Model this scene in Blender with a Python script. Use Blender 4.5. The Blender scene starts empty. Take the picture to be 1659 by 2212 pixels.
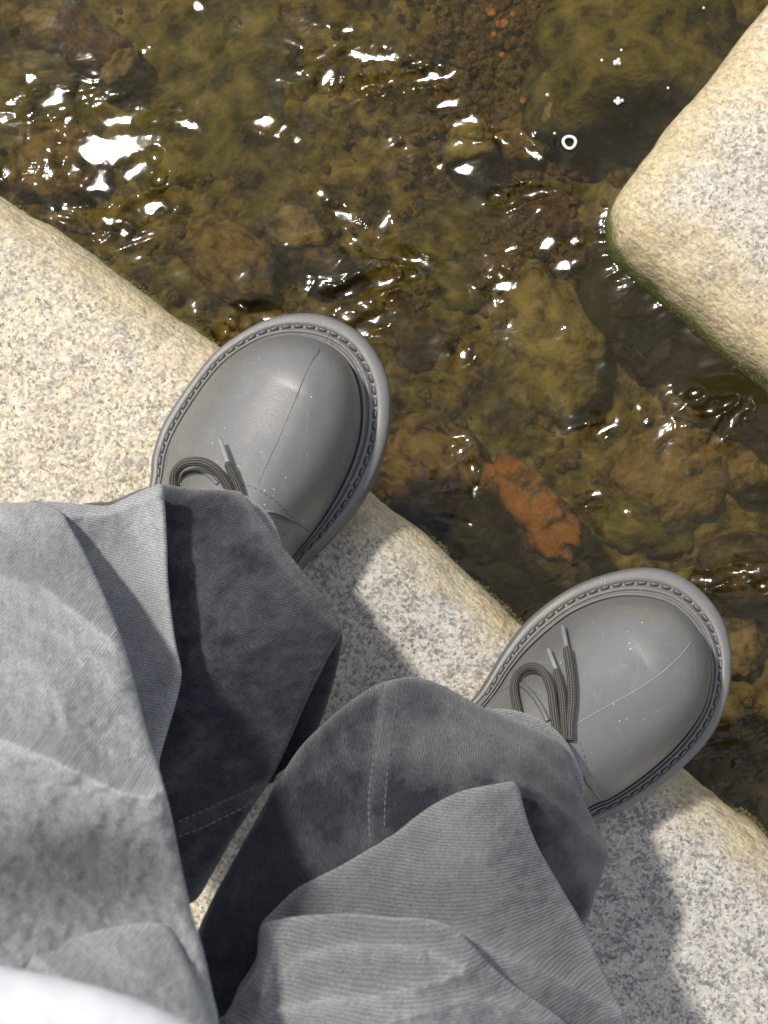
import bpy, bmesh, math, random
import numpy as np
from mathutils import Vector, Matrix
from mathutils.geometry import delaunay_2d_cdt
random.seed(7); np.random.seed(7)
sc = bpy.context.scene
col = sc.collection

# ------------------------------------------------------------------ camera
TH = math.radians(9.0)          # tilt away from straight down
CAM = np.array([0.0, 0.0, 1.15])
F = 4700.0                      # focal length in units of a 1659 x 2212 frame
cd = bpy.data.cameras.new('camera'); cam = bpy.data.objects.new('camera', cd); col.objects.link(cam)
cam.location = CAM; cam.rotation_euler = (TH, 0, 0)
cd.sensor_fit = 'VERTICAL'; cd.sensor_height = 36; cd.sensor_width = 27
cd.lens = 36 * F / 2212; cd.clip_start = 0.01; cd.clip_end = 200
cd.dof.use_dof = True; cd.dof.focus_distance = 1.10; cd.dof.aperture_fstop = 20
sc.camera = cam

# ------------------------------------------------------------------ light
SUN_EL = math.radians(63); SAZ = math.atan2(0.52, -0.80)
SD = np.array([math.cos(SUN_EL)*math.cos(SAZ), math.cos(SUN_EL)*math.sin(SAZ), math.sin(SUN_EL)])
w = bpy.data.worlds.new("World"); sc.world = w; w.use_nodes = True
nt = w.node_tree; bg = nt.nodes['Background']
sky = nt.nodes.new('ShaderNodeTexSky'); sky.sky_type = 'NISHITA'; sky.sun_disc = False
sky.sun_elevation = SUN_EL; sky.sun_rotation = math.pi/2 - SAZ
sky.air_density = 1.0; sky.dust_density = 3.0
# a part-clouded sky: white cumulus all round, added to whiten the ambient light
tc = nt.nodes.new('ShaderNodeTexCoord'); cn = nt.nodes.new('ShaderNodeTexNoise'); cn.inputs['Scale'].default_value = 2.6; cn.inputs['Detail'].default_value = 6
nt.links.new(tc.outputs['Generated'], cn.inputs['Vector'])
cr = nt.nodes.new('ShaderNodeValToRGB'); cr.color_ramp.elements[0].position = .46; cr.color_ramp.elements[1].position = .60
nt.links.new(cn.outputs[0], cr.inputs[0])
cm = nt.nodes.new('ShaderNodeMix'); cm.data_type = 'RGBA'; nt.links.new(cr.outputs[0], cm.inputs[0]); nt.links.new(sky.outputs[0], cm.inputs[6])
cm.inputs[7].default_value = (8.6, 8.5, 8.5, 1); nt.links.new(cm.outputs[2], bg.inputs[0]); bg.inputs[1].default_value = 0.12
sl = bpy.data.lights.new('sun', 'SUN'); sun = bpy.data.objects.new('sun', sl); col.objects.link(sun)
sl.energy = 3.6; sl.angle = math.radians(3.0); sl.color = (1.0, 0.95, 0.86)
sun.rotation_euler = Vector(SD).to_track_quat('Z', 'Y').to_euler(); sun.location = (-1, 1, 3)
sc.view_settings.view_transform = 'Standard'; sc.view_settings.look = 'None'
sc.view_settings.exposure = 0.33; sc.view_settings.gamma = 1
sc.view_settings.use_curve_mapping = False

# ------------------------------------------------------------------ helpers
cT, sT = math.cos(TH), math.sin(TH)
def un(px, py, z):
    """point of height z seen at (px, py) of the photograph; arrays allowed"""
    px = np.asarray(px, float); py = np.asarray(py, float); z = np.asarray(z, float)
    dx = (px-829.5)/F; dy = -(py-1106)/F; dz = -1.0
    X = dx; Y = dy*cT - dz*sT; Z = dy*sT + dz*cT
    t = (z - CAM[2]) / Z
    return np.stack([CAM[0]+X*t, CAM[1]+Y*t, z+0*t], -1)

def _perm(seed):
    r = np.random.RandomState(seed); return r.rand(256, 256)*2*np.pi
_pc = {}
def perlin(x, y, seed=0):
    if seed not in _pc: _pc[seed] = _perm(seed)
    A = _pc[seed]
    xi = np.floor(x).astype(int); yi = np.floor(y).astype(int); xf = x-xi; yf = y-yi
    u = xf*xf*xf*(xf*(xf*6-15)+10); v = yf*yf*yf*(yf*(yf*6-15)+10)
    def g(i, j):
        a = A[(xi+i) & 255, (yi+j) & 255]
        return np.cos(a)*(xf-i)+np.sin(a)*(yf-j)
    return ((g(0,0)*(1-u)+g(1,0)*u)*(1-v)+(g(0,1)*(1-u)+g(1,1)*u)*v)*1.4
def fbm(x, y, seed=0, o=4, g=0.5):
    s = 0; a = 1
    for k in range(o):
        s = s + a*perlin(x*2**k+k*17.3, y*2**k+k*9.1, seed+k); a *= g
    return s

def catmull(P, n, closed=True):
    """evenly respaced smooth curve of n points"""
    P = np.asarray(P, float); m = len(P); out = []
    segs = m if closed else m-1
    for i in range(segs):
        if closed: p0, p1, p2, p3 = P[(i-1) % m], P[i], P[(i+1) % m], P[(i+2) % m]
        else: p0, p1, p2, p3 = P[max(i-1, 0)], P[i], P[i+1], P[min(i+2, m-1)]
        t = np.linspace(0, 1, 16, endpoint=False)[:, None]
        out.append(0.5*((2*p1)+(-p0+p2)*t+(2*p0-5*p1+4*p2-p3)*t**2+(-p0+3*p1-3*p2+p3)*t**3))
    out = np.concatenate(out)
    out = np.vstack([out, out[0] if closed else P[-1]])
    L = np.concatenate([[0], np.cumsum(np.linalg.norm(np.diff(out, axis=0), axis=1))])
    s = np.linspace(0, L[-1], n, endpoint=not closed)
    return np.stack([np.interp(s, L, out[:, k]) for k in range(P.shape[1])], -1)

def seg_dist(X, Y, P, closed=False):
    """distance and side sign from points to a polyline"""
    P = np.asarray(P, float)[:, :2]
    best = np.full(X.shape, 1e9); sg = np.ones(X.shape)
    n = len(P); rng = range(n if closed else n-1)
    for i in rng:
        a = P[i]; b = P[(i+1) % n]; ab = b-a; L2 = (ab**2).sum()+1e-12
        t = np.clip(((X-a[0])*ab[0]+(Y-a[1])*ab[1])/L2, 0, 1)
        dx = X-a[0]-t*ab[0]; dy = Y-a[1]-t*ab[1]; d = np.hypot(dx, dy)
        c = ab[0]*dy-ab[1]*dx
        m = d < best; best = np.where(m, d, best); sg = np.where(m, np.sign(c), sg)
    return best, sg
def inside(X, Y, P):
    P = np.asarray(P, float); r = np.zeros(X.shape, bool); n = len(P)
    for i in range(n):
        x1, y1 = P[i][:2]; x2, y2 = P[(i+1) % n][:2]
        if y1 == y2: continue
        c = ((y1 > Y) != (y2 > Y)) & (X < (x2-x1)*(Y-y1)/(y2-y1)+x1)
        r ^= c
    return r

def link(name, verts, faces, mat, parent=None, smooth=True, attrs=None, uv=None):
    me = bpy.data.meshes.new(name); me.from_pydata([tuple(map(float, v)) for v in verts], [], [tuple(map(int, f)) for f in faces])
    me.update()
    if smooth: me.polygons.foreach_set('use_smooth', [True]*len(me.polygons))
    if attrs:
        for k, a in attrs.items():
            at = me.attributes.new(k, 'FLOAT', 'POINT'); at.data.foreach_set('value', np.asarray(a, np.float32))
    if uv is not None:
        at = me.attributes.new('cloth', 'FLOAT_VECTOR', 'POINT'); at.data.foreach_set('vector', np.asarray(uv, np.float32).ravel())
    me.materials.append(mat)
    o = bpy.data.objects.new(name, me); col.objects.link(o)
    if parent: o.parent = parent
    return o
def tag(o, label=None, cat=None, group=None, kind=None):
    if label: o['label'] = label
    if cat: o['category'] = cat
    if group: o['group'] = group
    if kind: o['kind'] = kind
    return o
def flipfix(o):
    bm = bmesh.new(); bm.from_mesh(o.data); bmesh.ops.recalc_face_normals(bm, faces=bm.faces); bm.to_mesh(o.data); bm.free()

# ------------------------------------------------------------------ materials
class N:
    def __init__(s, name):
        s.m = bpy.data.materials.new(name); s.m.use_nodes = True; s.t = s.m.node_tree
        s.b = s.t.nodes['Principled BSDF']; s.out = s.t.nodes['Material Output']
    def n(s, typ, **k):
        nd = s.t.nodes.new('ShaderNode'+typ)
        for a, v in k.items(): setattr(nd, a, v)
        return nd
    def set(s, sock, v):
        if hasattr(v, 'node'): s.t.links.new(v, sock)
        else: sock.default_value = v
    def pos(s): return s.n('TexCoord').outputs['Object']
    def attr(s, name, out='Fac'):
        a = s.n('Attribute'); a.attribute_name = name; return a.outputs[out]
    def mapping(s, vec, scale=(1, 1, 1), rot=(0, 0, 0)):
        m = s.n('Mapping'); s.set(m.inputs[0], vec); m.inputs['Scale'].default_value = scale; m.inputs['Rotation'].default_value = rot; return m.outputs[0]
    def noise(s, vec, scale, detail=3, rough=0.5, dist=0, out=0):
        m = s.n('TexNoise'); s.set(m.inputs['Vector'], vec); m.inputs['Scale'].default_value = scale
        m.inputs['Detail'].default_value = detail; m.inputs['Roughness'].default_value = rough; m.inputs['Distortion'].default_value = dist
        return m.outputs[out]
    def vor(s, vec, scale, out='Distance', feature='F1'):
        m = s.n('TexVoronoi', feature=feature); s.set(m.inputs['Vector'], vec); m.inputs['Scale'].default_value = scale; return m.outputs[out]
    def ramp(s, fac, stops, mode='LINEAR'):
        r = s.n('ValToRGB'); s.set(r.inputs[0], fac); cr = r.color_ramp; cr.interpolation = mode
        while len(cr.elements) < len(stops): cr.elements.new(0.5)
        for e, (p, c) in zip(cr.elements, stops):
            e.position = p; e.color = (c, c, c, 1) if isinstance(c, (int, float)) else (*c, 1)
        return r.outputs[0]
    def math(s, op, a, b=0.0, c=0.0, clamp=False):
        m = s.n('Math', operation=op); m.use_clamp = clamp
        s.set(m.inputs[0], a); s.set(m.inputs[1], b); s.set(m.inputs[2], c); return m.outputs[0]
    def mr(s, v, a, b, c=0, d=1):
        m = s.n('MapRange'); s.set(m.inputs[0], v)
        for i, q in enumerate((a, b, c, d)): m.inputs[i+1].default_value = q
        return m.outputs[0]
    def mix(s, fac, a, b, mode='MIX'):
        m = s.n('Mix', data_type='RGBA', blend_type=mode); s.set(m.inputs[0], fac)
        for i, v in ((6, a), (7, b)):
            if isinstance(v, tuple): m.inputs[i].default_value = (*v, 1)
            else: s.set(m.inputs[i], v)
        return m.outputs[2]
    def vadd(s, a, b, sc_=1.0):
        m = s.n('VectorMath', operation='SCALE'); s.set(m.inputs[0], b); m.inputs['Scale'].default_value = sc_
        q = s.n('VectorMath', operation='ADD'); s.set(q.inputs[0], a); s.set(q.inputs[1], m.outputs[0]); return q.outputs[0]
    def bump(s, h, dist, strength=1.0, normal=None):
        b = s.n('Bump'); s.set(b.inputs['Height'], h); b.inputs['Distance'].default_value = dist; b.inputs['Strength'].default_value = strength
        if normal is not None: s.set(b.inputs['Normal'], normal)
        return b.outputs[0]
    def fin(s, c=None, r=None, n=None, spec=None):
        for k, v in (('Base Color', c), ('Roughness', r), ('Normal', n), ('Specular IOR Level', spec)):
            if v is None: continue
            if isinstance(v, tuple): s.b.inputs[k].default_value = (*v, 1)
            else: s.set(s.b.inputs[k], v)
        return s.m

def mat_granite():
    s = N('granite'); p = s.pos()
    wp = s.vadd(p, s.noise(p, 120, 2, out=1), 0.004)
    n1 = s.noise(wp, 520, 3, 0.6); n2 = s.noise(wp, 400, 2, 0.6); n3 = s.noise(p, 75, 3, 0.55); n4 = s.noise(p, 12, 3)
    vc = s.vor(wp, 560, 'Color')
    sep = s.n('SeparateColor'); s.set(sep.inputs[0], vc)
    base = s.ramp(sep.outputs[0], [(0, (.18, .145, .10)), (.2, (.36, .30, .205)), (.5, (.46, .41, .305)), (.8, (.55, .515, .43)), (1, (.34, .25, .17))])
    base = s.mix(s.mr(n1, .48, .66), base, (.56, .52, .42))
    dens = s.math('ADD', s.math('MULTIPLY', n3, .55), s.math('MULTIPLY', n2, .87))
    dens = s.math('ADD', dens, s.math('MULTIPLY', n4, 0.10))
    dk = s.mr(dens, .77, .90)
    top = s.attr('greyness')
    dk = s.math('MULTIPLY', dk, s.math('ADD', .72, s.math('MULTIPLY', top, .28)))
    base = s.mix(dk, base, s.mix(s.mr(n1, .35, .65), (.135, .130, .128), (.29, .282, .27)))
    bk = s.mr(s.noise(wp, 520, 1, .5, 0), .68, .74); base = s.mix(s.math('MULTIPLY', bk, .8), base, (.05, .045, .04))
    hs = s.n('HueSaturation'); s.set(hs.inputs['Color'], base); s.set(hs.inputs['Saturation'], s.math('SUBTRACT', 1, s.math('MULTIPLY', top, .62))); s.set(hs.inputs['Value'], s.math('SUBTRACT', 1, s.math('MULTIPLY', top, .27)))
    base = hs.outputs[0]
    hs2 = s.n('HueSaturation'); s.set(hs2.inputs['Color'], base); hs2.inputs['Saturation'].default_value = 1.0; base = hs2.outputs[0]
    # yellow weathering on the worn edge
    e = s.attr('edge')
    st = s.mapping(p, (1, 1, 1), (0, 0, math.radians(38)))
    st = s.mapping(st, (95, 420, 200)); sn = s.noise(st, 1, 3, .7)
    edgec = s.mix(s.mr(sn, .35, .65), (.26, .195, .095), (.58, .47, .25))
    base = s.mix(s.math('MULTIPLY', e, .66), base, edgec)
    # moss and wet stone near the waterline
    sx = s.n('SeparateXYZ'); s.set(sx.inputs[0], p)
    zz = s.math('ADD', sx.outputs[2], s.math('MULTIPLY', s.math('SUBTRACT', s.noise(p, 45, 4), .5), .03))
    ms = s.mr(zz, -.038, -.050)
    mc = s.mix(s.noise(p, 500, 3), (.03, .04, .012), (.17, .18, .05))
    base = s.mix(ms, base, mc)
    wet = s.mr(zz, -.055, -.066); base = s.mix(s.math('MULTIPLY', wet, .7), base, (.025, .022, .012))
    h = s.math('ADD', s.math('MULTIPLY', n1, .6), s.math('MULTIPLY', s.vor(wp, 300), .5))
    h = s.math('ADD', h, s.math('MULTIPLY', s.noise(p, 140, 4), 1.0))
    return s.fin(base, s.mr(wet, 0, 1, .82, .25), s.bump(h, .0014, 0.8), .25)

def mat_denim():
    s = N('grey_denim'); uv = s.attr('cloth', 'Vector'); fade = s.attr('fade')  # wash and wear of the denim, plus fold shade painted in
    wob = s.vadd(uv, s.noise(uv, 40, 3, out=1), .0024)
    rot = s.mapping(wob, (1, 1, 1), (0, 0, math.radians(28)))
    wv = s.n('TexWave', wave_type='BANDS', bands_direction='X', wave_profile='SIN')
    s.set(wv.inputs[0], rot); wv.inputs['Scale'].default_value = 270; wv.inputs['Distortion'].default_value = 1.3
    wv.inputs['Detail'].default_value = 2; wv.inputs['Detail Scale'].default_value = 3
    tw = wv.outputs[1]
    th = s.mapping(rot, (1500, 900, 900)); tn = s.noise(th, 1, 3, .65)
    tv = s.math('ADD', s.math('MULTIPLY', tw, .24), s.math('MULTIPLY', tn, 1.0))      # thread lightness
    mot = s.noise(uv, 38, 5, .62); mot2 = s.noise(uv, 160, 4, .6)
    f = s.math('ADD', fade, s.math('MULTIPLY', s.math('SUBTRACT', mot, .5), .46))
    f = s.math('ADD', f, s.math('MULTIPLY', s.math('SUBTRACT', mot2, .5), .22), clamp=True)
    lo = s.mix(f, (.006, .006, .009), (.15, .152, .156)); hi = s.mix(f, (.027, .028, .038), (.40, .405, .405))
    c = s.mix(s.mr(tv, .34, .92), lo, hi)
    h = s.math('ADD', s.math('MULTIPLY', tw, .6), s.math('MULTIPLY', tn, .7))
    nn = s.bump(h, .00035, .7)
    s.b.inputs['Sheen Weight'].default_value = .12; s.b.inputs['Sheen Roughness'].default_value = .5
    return s.fin(c, .92, nn, .1)

def mat_rubber(name='grey_rubber', c0=(.090, .090, .088), c1=(.134, .134, .130), rough=.40):
    s = N(name); p = s.pos()
    n1 = s.noise(p, 18, 5, .6); n2 = s.noise(p, 900, 2)
    c = s.mix(n1, c0, c1)
    dust = s.mr(s.noise(p, 150, 6, .72), .52, .72); c = s.mix(s.math('MULTIPLY', dust, .11), c, (.34, .33, .30))
    c = s.mix(s.mr(s.noise(p, 24, 5, .7), .56, .70, 0, .45), c, (.15, .125, .09))
    spk = s.vor(p, 210, 'Distance'); sel = s.noise(p, 60, 3, .6)
    spk = s.math('MULTIPLY', s.mr(spk, .085, .04), s.mr(sel, .48, .56)); c = s.mix(spk, c, (.6, .58, .54))
    scr = s.noise(s.mapping(p, (500, 30, 100), (0, 0, .5)), 1, 3, .6)
    c = s.mix(s.mr(scr, .66, .8, 0, .25), c, (.36, .36, .35))
    r = s.math('ADD', rough-.06, s.math('MULTIPLY', s.noise(p, 60, 5, .65), .22))
    return s.fin(c, r, s.bump(s.math('ADD', n2, s.math('MULTIPLY', s.noise(p, 90, 4), 1.2)), .00018, .5), 1.0)

def mat_lace():
    s = N('braided_cord'); uv = s.attr('cloth', 'Vector')      # x round the cord, y along it in mm
    a = s.n('SeparateXYZ'); s.set(a.inputs[0], uv)
    q1 = s.math('SINE', s.math('ADD', s.math('MULTIPLY', a.outputs[0], 6.2832*6), s.math('MULTIPLY', a.outputs[1], 4.2)))
    q2 = s.math('SINE', s.math('SUBTRACT', s.math('MULTIPLY', a.outputs[0], 6.2832*6), s.math('MULTIPLY', a.outputs[1], 4.2)))
    v = s.math('MULTIPLY', q1, q2)
    c = s.mix(s.mr(v, -.5, .8), (.028, .027, .025), (.19, .18, .16))
    return s.fin(c, .75, s.bump(v, .0005, .9), .2)

def mat_simple(name, c, r, var=.3, scale=60, bump=.0005):
    s = N(name); p = s.pos(); n1 = s.noise(p, scale, 4, .6)
    return s.fin(s.mix(n1, tuple(x*(1-var) for x in c), tuple(min(1, x*(1+var)) for x in c)), r, s.bump(n1, bump, .6))

def mat_bed(name, a, b, c, seedv=0.0, sc_=1.0, spot=None):
    s = N(name); p0 = s.pos(); p = s.mapping(p0, (1, 1, 1)); 
    p.node.inputs['Location'].default_value = (seedv, seedv*2, 0)
    wp = s.vadd(p, s.noise(p, 22*sc_, 3, out=1), .035); wp = s.vadd(wp, s.noise(s.mapping(p, (40, 150, 1), (0, 0, .25)), 1, 2, out=1), .009)
    n1 = s.noise(wp, 16*sc_, 5, .62); n2 = s.noise(wp, 70*sc_, 3, .6); n3 = s.noise(p, 330, 3, .6)
    a, b, c = (tuple(v*k for v in u) for u, k in ((a, .72), (b, .74), (c, .82)))
    q = s.mix(s.mr(n1, .34, .66), a, b)
    q = s.mix(s.mr(n2, .48, .70), q, c)
    q = s.mix(s.mr(n2, .47, .34, 0, .85), q, tuple(x*.16 for x in a))
    n5 = s.noise(s.mapping(wp, (1, 2.2, 1), (0, 0, .5)), 34*sc_, 4, .6); q = s.mix(s.mr(n5, .46, .33, 0, .7), q, tuple(x*.25 for x in a))
    q = s.mix(s.mr(n3, .5, .75, 0, .35), q, c)
    if spot:
        q = s.mix(s.mr(s.noise(p, 34, 4, .7), .44, .52), q, s.mix(n2, tuple(x*.35 for x in spot), tuple(x*1.5 for x in spot)))
    hh = s.math('ADD', s.math('MULTIPLY', n2, 1.2), s.math('MULTIPLY', n3, .5))
    return s.fin(q, .75, s.bump(hh, .0024, 1), .1)

def mat_water():
    s = N('stream_water'); t = s.t
    p = s.pos()
    fl = s.mapping(p, (1, 1, 1), (0, 0, math.radians(-18))); fl = s.mapping(fl, (.55, 1, 1))
    am = s.attr('rough_water')
    h = s.math('ADD', s.noise(fl, 70, 2, .4, .8), s.math('MULTIPLY', s.noise(fl, 260, 1, .5, .4), .05))
    h = s.math('MULTIPLY', h, am)
    nn = s.bump(h, .0052, 1)
    fr = s.n('Fresnel'); fr.inputs[0].default_value = 1.36; s.set(fr.inputs[1], nn)
    gl = s.n('BsdfGlossy'); gl.inputs['Roughness'].default_value = .11; s.set(gl.inputs['Normal'], nn)
    tr0 = s.n('BsdfTransparent'); tr0.inputs[0].default_value = (.84, .79, .58, 1)
    df = s.n('BsdfDiffuse'); df.inputs[0].default_value = (.050, .041, .012, 1); s.set(df.inputs['Normal'], nn)
    tr = s.n('MixShader'); tr.inputs[0].default_value = .17; s.set(tr.inputs[1], tr0.outputs[0]); s.set(tr.inputs[2], df.outputs[0])
    mx = s.n('MixShader'); s.set(mx.inputs[0], fr.outputs[0]); s.set(mx.inputs[1], tr.outputs[0]); s.set(mx.inputs[2], gl.outputs[0])
    t.links.new(mx.outputs[0], s.out.inputs[0]); t.nodes.remove(s.b)
    return s.m

GRAN = mat_granite(); DEN = mat_denim(); RUB = mat_rubber()
RUBS = mat_rubber('grey_rubber_sole', (.066, .066, .065), (.108, .105, .099), .5)
LACE = mat_lace(); AGL = mat_simple('clear_grey_plastic', (.20, .21, .215), .25)
SLOT_SHADE = mat_simple('slot_shade', (.022, .021, .02), .8)  # dark plates under the welt stitches, painting the shade of recessed slots
SEAM = mat_simple('mould_line', (.32, .32, .31), .5)
SHIRT = mat_simple('white_cotton', (.86, .87, .90), .9, .03, 300, .0003)
THREAD = mat_simple('pale_thread', (.075, .075, .085), .9, .4, 900)
SKIN = mat_simple('skin', (.45, .28, .2), .6, .08)
WATER = mat_water()

# ------------------------------------------------------------------ granite blocks
WZ = -0.066                       # water level
def tensor(fx0, fx1, fy0, fy1, st, far=3.0):
    def ax(a, b):
        L = [a-far, a-far*.5, a-far*.2, a-.25, a-.1, a-.04]; R = [b+.04, b+.1, b+.25, b+far*.2, b+far*.5, b+far]
        return np.array(L+list(np.arange(a, b+st/2, st))+R)
    xs = ax(fx0, fx1); ys = ax(fy0, fy1)
    X, Y = np.meshgrid(xs, ys, indexing='ij')
    nx, ny = len(xs), len(ys)
    i, j = np.meshgrid(np.arange(nx-1), np.arange(ny-1), indexing='ij'); a = (i*ny+j).ravel()
    faces = np.stack([a, a+ny, a+ny+1, a+1], -1)
    return X, Y, faces

def block(name, outline_px, label, rad, greyfn, zpix=-.058, n=420):
    P = un([p[0] for p in outline_px], [p[1] for p in outline_px], zpix)[:, :2]
    C = catmull(P, n)
    area = 0.5*np.sum(C[:, 0]*np.roll(C[:, 1], -1)-np.roll(C[:, 0], -1)*C[:, 1])
    if area < 0: C = C[::-1]
    T = np.roll(C, -1, 0)-np.roll(C, 1, 0); T /= np.linalg.norm(T, axis=1)[:, None]
    for _ in range(6): T = (T+np.roll(T, 1, 0)+np.roll(T, -1, 0)); T /= np.linalg.norm(T, axis=1)[:, None]
    Nn = np.stack([-T[:, 1], T[:, 0]], -1)              # inward
    s = np.arange(n)
    wob = fbm(C[:, 0]*26, C[:, 1]*26, 50, 4, .55)*.0022
    C0 = C+Nn*wob[:, None]
    prof = [(-.004, -.36, 1), (-.002, -.15, 1), (0, -.085, 1), (.0, -.06, 1), (.0006, -.05, 1), (.0015, -.043, 1)]
    verts = []; edge = []; nr = len(prof)
    for (d, z, e) in prof:
        Q = C0+Nn*d
        verts += [(Q[i, 0], Q[i, 1], z) for i in range(n)]; edge += [e]*n
    faces = []
    for r in range(nr-1):
        for i in range(n):
            j = (i+1) % n; faces.append((r*n+i, r*n+j, (r+1)*n+j, (r+1)*n+i))
    last = np.array(verts[-n:])
    def grid(st, bx, hole=None):
        gx = np.arange(bx[0], bx[1], st); gy = np.arange(bx[2], bx[3], st)
        GX, GY = np.meshgrid(gx, gy); GX = GX+((np.arange(len(gy)) % 2)*st/2)[:, None]; GX = GX.ravel(); GY = GY.ravel()
        m = inside(GX, GY, last)
        if hole: m &= ~((GX > hole[0]) & (GX < hole[1]) & (GY > hole[2]) & (GY < hole[3]))
        return GX[m], GY[m]
    fb = (-.25, .25, -.13, .52)
    g1 = grid(.0026, fb); g2 = grid(.02, (last[:, 0].min(), last[:, 0].max(), last[:, 1].min(), last[:, 1].max()), fb)
    GX = np.concatenate([g1[0], g2[0]]); GY = np.concatenate([g1[1], g2[1]])
    d, _ = seg_dist(GX, GY, last[::2], True); m = d > .0012; GX, GY, d = GX[m], GY[m], d[m]
    # fine rows right behind the rim keep the shoulder round
    pts = [Vector((v[0], v[1])) for v in last]+[Vector((x, y)) for x, y in zip(GX, GY)]
    r = delaunay_2d_cdt(pts, [(i, (i+1) % n) for i in range(n)], [], 1, 1e-7)
    vo, fo, orig = r[0], r[2], r[3]
    vx = np.array([v[:] for v in vo]); oi = np.array([q[0] if q else -1 for q in orig])
    dd = np.where((oi >= 0) & (oi < n), 0, d[np.clip(oi-n, 0, len(d)-1)])
    t = np.clip(dd/(rad*1.25), 0, 1); prf = np.sqrt(np.clip(1-(1-t)**2.3, 0, 1))
    zt = -.043+.043*prf
    zt = zt+(.25+.75*np.clip(dd/.01, 0, 1))*(fbm(vx[:, 0]*26, vx[:, 1]*26, 60, 4)*.0019+fbm(vx[:, 0]*95, vx[:, 1]*95, 65, 3, .6)*.00065)
    ed = np.clip(1.15-dd/(rad*.72)+.35*fbm(vx[:, 0]*40, vx[:, 1]*40, 66, 3), 0, 1)
    base = (nr-1)*n; mp = {}
    for k in range(len(vx)):
        if 0 <= oi[k] < n: mp[k] = base+oi[k]
        else: mp[k] = len(verts); verts.append((vx[k, 0], vx[k, 1], zt[k])); edge.append(ed[k])
    faces += [tuple(mp[i] for i in f) for f in fo]
    V = np.array(verts)
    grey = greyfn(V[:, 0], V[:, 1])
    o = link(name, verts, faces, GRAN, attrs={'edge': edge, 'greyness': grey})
    tag(o, label, 'stone'); flipfix(o)
    return o, C0

MAIN = [(-420, 150), (-200, 290), (-40, 405), (30, 452), (70, 482), (105, 494), (140, 512), (200, 556), (300, 632), (400, 700), (470, 750), (600, 862),
        (700, 962), (800, 1066), (900, 1140), (1000, 1230), (1130, 1352), (1250, 1455), (1400, 1590), (1500, 1685), (1659, 1812), (1900, 2020), (2150, 2260),
        (2300, 2700), (2200, 3500), (1200, 4000), (-400, 4000), (-1300, 3300), (-1500, 2000), (-1300, 700), (-800, 150)]
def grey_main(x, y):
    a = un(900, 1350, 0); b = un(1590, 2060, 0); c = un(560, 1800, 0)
    g = np.exp(-(((x-a[0])/.06)**2+((y-a[1])/.06)**2))*.9+np.exp(-(((x-b[0])/.13)**2+((y-b[1])/.095)**2)**1.5)*1.0  # grey stone tone, widened and darkened to carry shade beside the legs
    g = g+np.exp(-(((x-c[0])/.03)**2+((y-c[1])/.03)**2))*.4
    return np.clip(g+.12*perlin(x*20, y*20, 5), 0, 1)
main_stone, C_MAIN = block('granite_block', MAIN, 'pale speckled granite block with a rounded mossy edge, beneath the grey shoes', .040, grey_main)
FAR = [(1720, -50), (1659, 15), (1600, 82), (1500, 205), (1400, 332), (1345, 408), (1318, 448), (1309, 492), (1320, 545), (1352, 582), (1420, 640),
       (1500, 712), (1580, 782), (1659, 842), (1850, 1010), (2100, 1180), (2500, 1000), (2900, 500), (2700, -300), (2100, -500)]
def grey_far(x, y):
    a = un(1640, 420, 0)
    return np.clip(np.exp(-(((x-a[0])/.06)**2+((y-a[1])/.06)**2))*.45+.1*perlin(x*20, y*20, 5), 0, 1)
far_stone, C_FAR = block('granite_block', FAR, 'granite stepping block with a rounded corner pointing into the stream, upper right', .050, grey_far, n=260)

# ------------------------------------------------------------------ stream bed
X, Y, fc = tensor(-.30, .30, -.12, .54, .003)
def bedh(x, y): return -.215+.018*fbm(x*9, y*9, 11, 4, .55)+.007*fbm(x*45, y*45, 21, 4, .6)
Zb = bedh(X, Y)
V = np.stack([X, Y, Zb], -1).reshape(-1, 3)
BED = mat_bed('silty_bed', (.080, .061, .013), (.155, .122, .032), (.25, .195, .075), 0.0, 1.0)
o = link('stream_bed', V, fc, BED); tag(o, kind='structure')

def boulder(px, py, rx, ry, rz, rot, mat, label, zc=None, seed=0, group=None, sub=4, rough=.22, name='submerged_stone', boxy=0.0, cat='stone'):
    bm = bmesh.new(); bmesh.ops.create_icosphere(bm, subdivisions=sub, radius=1)
    co = np.array([v.co[:] for v in bm.verts])
    pw = 1-boxy*.5; co = np.sign(co)*np.abs(co)**pw
    a = fbm(co[:, 0]*1.1+seed*3.1, co[:, 1]*1.1+co[:, 2]*.9+seed, 31, 4, .55)
    b = fbm(co[:, 0]*4+seed*5.1, co[:, 1]*4-co[:, 2]*3+seed, 41, 3, .6)
    co = co*(1+rough*a+rough*.3*b)[:, None]
    co = co*np.array([rx, ry, rz])
    co[:, 2] = np.where(co[:, 2] > rz*.55, rz*.55+(co[:, 2]-rz*.55)*.45, co[:, 2])
    for v, c in zip(bm.verts, co): v.co = c
    me = bpy.data.meshes.new(name); bm.to_mesh(me); bm.free(); me.polygons.foreach_set('use_smooth', [True]*len(me.polygons))
    me.materials.append(mat); ob = bpy.data.objects.new(name, me); col.objects.link(ob)
    z = -.21 if zc is None else zc-(.011 if name != 'pebble' else 0)
    p = un(px, py, z+rz*.4); ob.location = (p[0], p[1], z); ob.rotation_euler = (0, 0, math.radians(rot))
    return tag(ob, label, cat, group)
OLIVE = mat_bed('olive_stone', (.062, .054, .011), (.140, .120, .028), (.22, .18, .062), 1.3, .8)
YEL = mat_bed('yellow_green_stone', (.17, .135, .040), (.26, .21, .075), (.32, .26, .11), 2.7, .8)
DARK = mat_bed('dark_brown_stone', (.035, .026, .014), (.07, .048, .026), (.15, .105, .06), 4.1, 1.2)
PURP = mat_bed('maroon_stone', (.06, .033, .024), (.13, .07, .045), (.22, .13, .08), 5.5, 1.2)
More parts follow.
